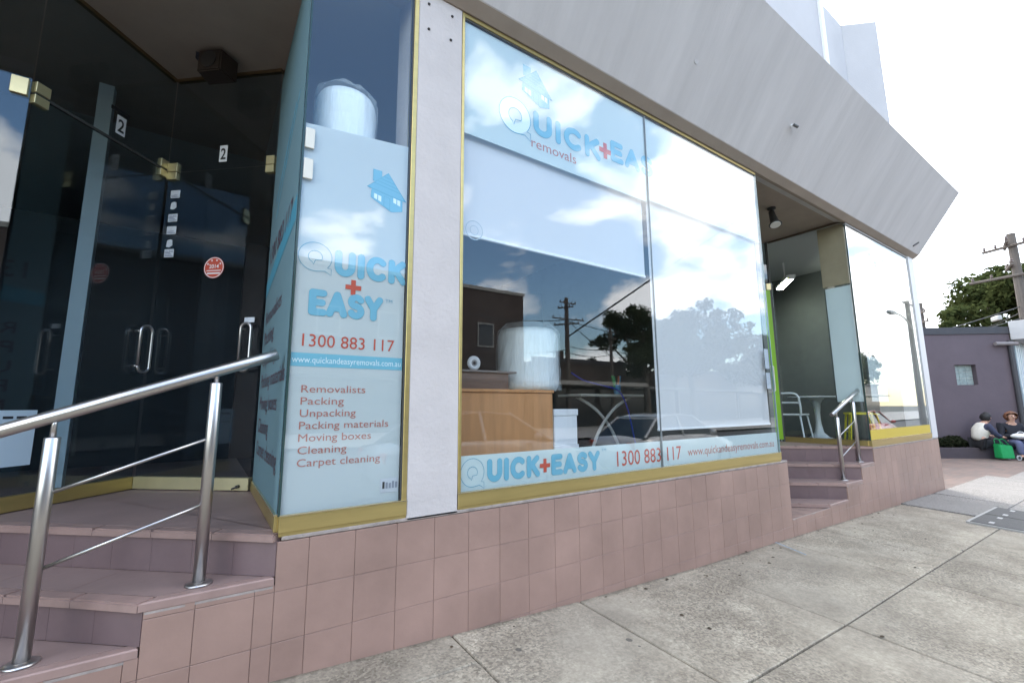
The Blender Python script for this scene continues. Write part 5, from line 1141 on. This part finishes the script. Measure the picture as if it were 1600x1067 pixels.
def person(label, loc, rz, J, mats, hair, gaze=0.0, shoe=None, vest=None):
    """J: joints in a local frame, +x is the way the person faces, z=0 the ground"""
    t = thing('person', label, 'person', loc, rz, 'women seated by the planter')
    V = {'pelvis': (*J['pelvis'], 0.12), 'waist': (*J['waist'], (0.115, 0.13)), 'chest': (*J['chest'], (0.115, 0.145)), 'neck0': (*J['neck'], 0.055), 'head0': (*(Vector(J['head'])-Vector((0.0, 0, 0.075))), 0.062), 'head1': (*(Vector(J['head'])+Vector((0.004, 0, 0.0))), (0.082, 0.098)), 'head2': (*(Vector(J['head'])+Vector((-0.01, 0, 0.085))), 0.070)}
    E_ = [('pelvis', 'waist'), ('waist', 'chest'), ('chest', 'neck0'), ('neck0', 'head0'), ('head0', 'head1'), ('head1', 'head2')]
    for s_, sd_ in ((1, 'l'), (-1, 'r')):
        for nm, r_ in (('shoulder', 0.062), ('elbow', 0.045), ('wrist', 0.032), ('palm', (0.030, 0.020))): V[nm+sd_] = (*J[nm+sd_], r_)
        E_ += [('chest', 'shoulder'+sd_), ('shoulder'+sd_, 'elbow'+sd_), ('elbow'+sd_, 'wrist'+sd_), ('wrist'+sd_, 'palm'+sd_)]
        d = (Vector(J['palm'+sd_])-Vector(J['wrist'+sd_])).normalized(); side = d.cross(Vector((0, 0, 1)))
        side = side.normalized() if side.length > 0.1 else Vector((0, 1, 0))
        for k in range(4):
            off = side*(0.022*(k-1.5)); ln = (0.058, 0.07, 0.066, 0.05)[k]; p1 = Vector(J['palm'+sd_])+off+d*(0.03+ln*0.5); p2 = p1+d*ln*0.35+Vector((0, 0, -ln*0.45))
            V['f%d%s' % (k, sd_)] = (*p1, 0.009); V['g%d%s' % (k, sd_)] = (*p2, 0.008); E_ += [('palm'+sd_, 'f%d%s' % (k, sd_)), ('f%d%s' % (k, sd_), 'g%d%s' % (k, sd_))]
        th = Vector(J['wrist'+sd_]).lerp(Vector(J['palm'+sd_]), 0.6)-side*s_*0.045; V['t'+sd_] = (*(th+d*0.02), 0.010); E_.append(('palm'+sd_, 't'+sd_))
        for nm, r_ in (('hip', 0.10), ('knee', 0.068), ('ankle', 0.045), ('toe', 0.036)): V[nm+sd_] = (*J[nm+sd_], r_)
        E_ += [('pelvis', 'hip'+sd_), ('hip'+sd_, 'knee'+sd_), ('knee'+sd_, 'ankle'+sd_), ('ankle'+sd_, 'toe'+sd_)]
    body = skin('body', V, E_, M_SKIN, t, 2)
    H = Vector(J['head']); ca, sa = math.cos(gaze), math.sin(gaze)
    def hp(x, y, z): return (H.x+x*ca-y*sa, H.y+x*sa+y*ca, H.z+z)
    bm = B(); tube(bm, [hp(0.075, 0, 0.03), hp(0.108, 0, -0.012), hp(0.085, 0, -0.03)], [0.012, 0.018, 0.012], 8); obj('nose', bm, M_SKIN, t, smooth=True)
    for s_ in (-1, 1):
        bm = B(); sphere(bm, hp(0.082, s_*0.033, 0.022), 0.013, 1, 1.2, 0.8, 8); obj('eye', bm, M_BLACK, t, smooth=True)
        bm = B(); sphere(bm, hp(-0.005, s_*0.098, 0.0), 0.026, 0.8, 0.5, 1.2, 8); obj('ear', bm, M_SKIN, t, smooth=True)
    bm = B(); tube(bm, [hp(0.083, -0.024, -0.062), hp(0.091, 0, -0.064), hp(0.083, 0.024, -0.062)], 0.007, 6); obj('mouth', bm, mat('lips', (0.35, 0.12, 0.1), rough=0.5), t)
    # hair
    bm = B(); g_ = bmesh.ops.create_icosphere(bm, subdivisions=4, radius=1)
    for v in list(bm.verts):
        d = v.co.copy()
        if (d.x > 0.52+0.2*noise.noise(d*6) and d.z < 0.48+0.15*noise.noise(d*9)) or d.z < -hair[1] or (d.x > hair[3]+0.12*noise.noise(d*8) and d.z < 0.1): bm.verts.remove(v); continue
        k = 1+0.07*noise.noise(d*4)+0.07*noise.noise(d*11)+0.05*noise.noise(d*23); q = hp(d.x*0.112*k*hair[2]-0.012, d.y*0.122*k*hair[2], d.z*0.125*k+0.035+(-0.02 if d.x < 0 else 0)); v.co = Vector(q)
    obj('hair', bm, hair[0], t, smooth=True)
    # trousers, top, shoes
    def grown(keys, edges, k, m, nm, ends=None):
        VV = {}
        for q in keys:
            c = V[q]; r_ = c[3]; kk = (ends or {}).get(q, k); VV[q] = (c[0], c[1], c[2], tuple(x*kk for x in r_) if isinstance(r_, tuple) else r_*kk)
        return skin(nm, VV, edges, m, t, 2)
    for sd_ in 'lr': V['cuff'+sd_] = (*Vector(J['knee'+sd_]).lerp(Vector(J['ankle'+sd_]), 0.9), 0.052)
    grown(['pelvis', 'hipl', 'kneel', 'cuffl', 'hipr', 'kneer', 'cuffr'], [('pelvis', 'hipl'), ('hipl', 'kneel'), ('kneel', 'cuffl'), ('pelvis', 'hipr'), ('hipr', 'kneer'), ('kneer', 'cuffr')], 1.3, mats[1], 'trousers')
    for sd_ in 'lr': V['slv'+sd_] = (*Vector(J['elbow'+sd_]).lerp(Vector(J['wrist'+sd_]), 0.85), 0.042)
    sl = grown(['chest', 'waist', 'pelvis', 'shoulderl', 'elbowl', 'slvl', 'shoulderr', 'elbowr', 'slvr'], [('chest', 'waist'), ('waist', 'pelvis'), ('chest', 'shoulderl'), ('shoulderl', 'elbowl'), ('elbowl', 'slvl'), ('chest', 'shoulderr'), ('shoulderr', 'elbowr'), ('elbowr', 'slvr')], 1.36, mats[0], 'jumper', {'chest': 1.08, 'waist': 1.05, 'pelvis': 1.0} if vest else None)
    if vest:
        V['collar'] = (*Vector(J['chest']).lerp(Vector(J['neck']), 0.75), 0.085)
        for sd_ in 'lr': V['vsh'+sd_] = (*Vector(J['chest']).lerp(Vector(J['shoulder'+sd_]), 0.85), 0.075)
        grown(['chest', 'waist', 'pelvis', 'collar', 'vshl', 'vshr'], [('chest', 'waist'), ('waist', 'pelvis'), ('chest', 'collar'), ('chest', 'vshl'), ('chest', 'vshr')], 1.34, vest, 'vest')
    for sd_ in 'lr':
        a_, b_ = Vector(J['ankle'+sd_]), Vector(J['toe'+sd_]); d = (b_-a_); d.z = 0; d.normalize()
        bm = B(); sphere(bm, (0, 0, 0), 1, 0.135, 0.052, 0.05, 12)
        ang = math.atan2(d.y, d.x)
        for v in bm.verts:
            if v.co.z < -0.025: v.co.z = -0.035
            x, y = v.co.x, v.co.y; v.co.x = a_.x+d.x*0.07+x*math.cos(ang)-y*math.sin(ang); v.co.y = a_.y+d.y*0.07+x*math.sin(ang)+y*math.cos(ang); v.co.z += 0.037
        obj('shoe', bm, shoe, t, smooth=True)
    return t
SH = 0.31
JA = dict(pelvis=(0, 0, SH+0.12), waist=(0.04, 0, SH+0.30), chest=(0.12, 0, SH+0.48), neck=(0.21, 0, SH+0.62), head=(0.28, 0, SH+0.735),
          shoulderl=(0.14, 0.18, SH+0.53), elbowl=(0.24, 0.25, SH+0.30), wristl=(0.46, 0.16, SH+0.26), palml=(0.53, 0.13, SH+0.25),
          shoulderr=(0.14, -0.18, SH+0.53), elbowr=(0.24, -0.25, SH+0.30), wristr=(0.46, -0.14, SH+0.25), palmr=(0.53, -0.11, SH+0.24),
          hipl=(0.05, 0.11, SH+0.08), kneel=(0.40, 0.13, SH+0.13), anklel=(0.36, 0.13, 0.07), toel=(0.50, 0.14, 0.035),
          hipr=(0.05, -0.11, SH+0.08), kneer=(0.42, -0.12, SH+0.12), ankler=(0.42, -0.12, 0.07), toer=(0.56, -0.12, 0.035))
JB = dict(pelvis=(0, 0, SH+0.12), waist=(0.0, 0, SH+0.30), chest=(0.02, 0, SH+0.48), neck=(0.06, 0, SH+0.64), head=(0.09, 0, SH+0.76),
          shoulderl=(0.02, 0.19, SH+0.54), elbowl=(0.10, 0.27, SH+0.27), wristl=(0.30, 0.12, SH+0.28), palml=(0.36, 0.07, SH+0.28),
          shoulderr=(0.02, -0.19, SH+0.54), elbowr=(0.10, -0.27, SH+0.27), wristr=(0.30, -0.12, SH+0.27), palmr=(0.36, -0.07, SH+0.27),
          hipl=(0.04, 0.11, SH+0.08), kneel=(0.42, 0.13, SH+0.12), anklel=(0.40, 0.12, 0.07), toel=(0.54, 0.13, 0.035),
          hipr=(0.04, -0.11, SH+0.08), kneer=(0.42, -0.11, SH+0.12), ankler=(0.44, -0.11, 0.07), toer=(0.58, -0.12, 0.035))
M_NAVY = mat('navy_knit', (0.035, 0.04, 0.075), rough=0.9, var=0.2, vscale=15); M_BLKC = mat('black_trousers', (0.014, 0.014, 0.017), rough=0.9, var=0.2)
M_CREAM = mat('cream_vest', (0.60, 0.57, 0.50), rough=0.85, var=0.12, vscale=10, bump=0.5, bscale=18); M_JACK = mat('dark_jacket', (0.012, 0.013, 0.020), rough=0.85, var=0.2); M_DENIM = mat('slate_blue_cloth', (0.10, 0.11, 0.19), rough=0.9, var=0.15, vscale=12)
ang_e = math.atan2(WE.y, WE.x); ang_n = math.atan2(WN.y, WN.x)
GS = gz(16.8)-0.012
px_, py_ = wp(0.52, 0.50); person('dark-haired woman in a cream padded vest, seated, leaning to the green trolley', (px_, py_, GS), ang_e, JA, (M_NAVY, M_BLKC), (mat('black_hair', (0.012, 0.011, 0.012), rough=0.6, var=0.3, vscale=30), 0.7, 0.98, 0.2), 0.0, mat('white_shoe', (0.6, 0.58, 0.55), rough=0.6), M_CREAM)
px_, py_ = wp(1.40, 0.46); person('red-haired woman in a dark jacket seated with a white bag on her lap', (px_, py_, GS), ang_n-0.25, JB, (M_JACK, M_DENIM), (mat('auburn_hair', (0.16, 0.065, 0.032), rough=0.6, var=0.35, vscale=25), 0.95, 1.14, 0.42), 0.0, mat('dark_shoe', (0.03, 0.025, 0.022), rough=0.6))
d_ = Vector((math.cos(ang_n-0.25), math.sin(ang_n-0.25), 0)); c_ = Vector((px_, py_, GS))+d_*0.30
t = thing('lap_bag', 'crumpled white bag held on the red-haired woman\'s lap', 'bag', (c_.x, c_.y, GS+SH+0.215)); bm = B(); sphere(bm, (0, 0, 0.06), 0.10, 1.5, 1.9, 0.75, 18)
for v in bm.verts: v.co *= 1+0.12*noise.noise(v.co*14)
obj('bag_body', bm, mat('white_bag', (0.66, 0.66, 0.66), rough=0.7), t, smooth=True); t.rotation_euler = (0, 0, ang_n-0.25)
bm = B(); tube(bm, path_smooth([(0.02, -0.08, 0.12), (0.02, -0.03, 0.17), (0.02, 0.04, 0.17), (0.02, 0.08, 0.12)], 4), 0.008, 6); obj('strap', bm, MATS['white_bag'], t)
px_, py_ = wp(0.78, 0.86)
t = thing('shopping_trolley', 'green fabric shopping trolley bag with a small wheel between the women', 'trolley', (px_, py_, GS), ang_e); t.scale = (0.78, 0.8, 0.85)
bm = B(); 
ra = [(-0.22, -0.13), (0.19, -0.13), (0.19, 0.13), (-0.22, 0.13)]; prism(bm, ra, 0.05, 0.42)
for v in bm.verts:
    if v.co.z > 0.3: v.co.x = v.co.x*0.92-0.02+(0.03 if v.co.x > 0 else -0.02); v.co.y *= 0.75; v.co.z += 0.06*(v.co.x < 0)
bmesh.ops.bevel(bm, geom=bm.edges[:], offset=0.02, segments=2, affect='EDGES'); obj('bag', bm, mat('green_fabric', (0.01, 0.30, 0.085), rough=0.6, var=0.15, vscale=9), t)
for yy in (-0.09, 0.09):
    bm = B(); tube(bm, path_smooth([(-0.17, yy, 0.45), (-0.18, yy, 0.60), (-0.06, yy, 0.60), (0.08, yy, 0.44)], 5), 0.010, 6); obj('strap', bm, MATS['green_fabric'], t)
for yy in (-0.16, 0.16):
    bm = B(); tube(bm, [(0.26, yy-0.012, 0.075), (0.26, yy+0.012, 0.075)], 0.075, 20); w_ = obj('wheel', bm, mat('grey_wheel', (0.42, 0.42, 0.43), rough=0.5), t); bm = B(); tube(bm, [(0.26, yy-0.016, 0.075), (0.26, yy+0.016, 0.075)], 0.042, 16); obj('hub', bm, M_DARKPL, w_)
bm = B(); tube(bm, [(0.26, -0.15, 0.075), (0.26, 0.15, 0.075)], 0.008, 6); tube(bm, [(0.20, 0, 0.06), (0.26, 0, 0.075)], 0.012, 6); obj('axle', bm, M_DARKPL, t)

# ------------------------------------------------------------------ leaf and grit litter along the foot of the wall
rnd = random.Random(12); bm = B()
for k in range(46):
    x = rnd.uniform(0.9, 7.0); y = -abs(rnd.gauss(0, 0.22))-0.03 if k < 34 else rnd.uniform(-2.0, -0.3); z = gz(x, y)+0.0045
    r_ = rnd.uniform(0.005, 0.016); a0 = rnd.random()*6.28; n = 6
    vt = bm.verts.new((x, y, z+r_*0.5)); ring = [bm.verts.new((x+r_*(1.5 if i % 3 == 0 else 0.8)*math.cos(a0+i*6.28/n), y+r_*(0.8+0.3*rnd.random())*math.sin(a0+i*6.28/n), z)) for i in range(n)]
    for i in range(n): bm.faces.new((ring[i], ring[(i+1) % n], vt))
lt = obj('leaf_litter', bm, mat('dry_litter', (0.07, 0.05, 0.03), rough=0.9, var=0.5, vscale=12)); lt['kind'] = 'stuff'; lt['label'] = 'dry leaf scraps and grit along the foot of the tiled wall'; lt['category'] = 'litter'
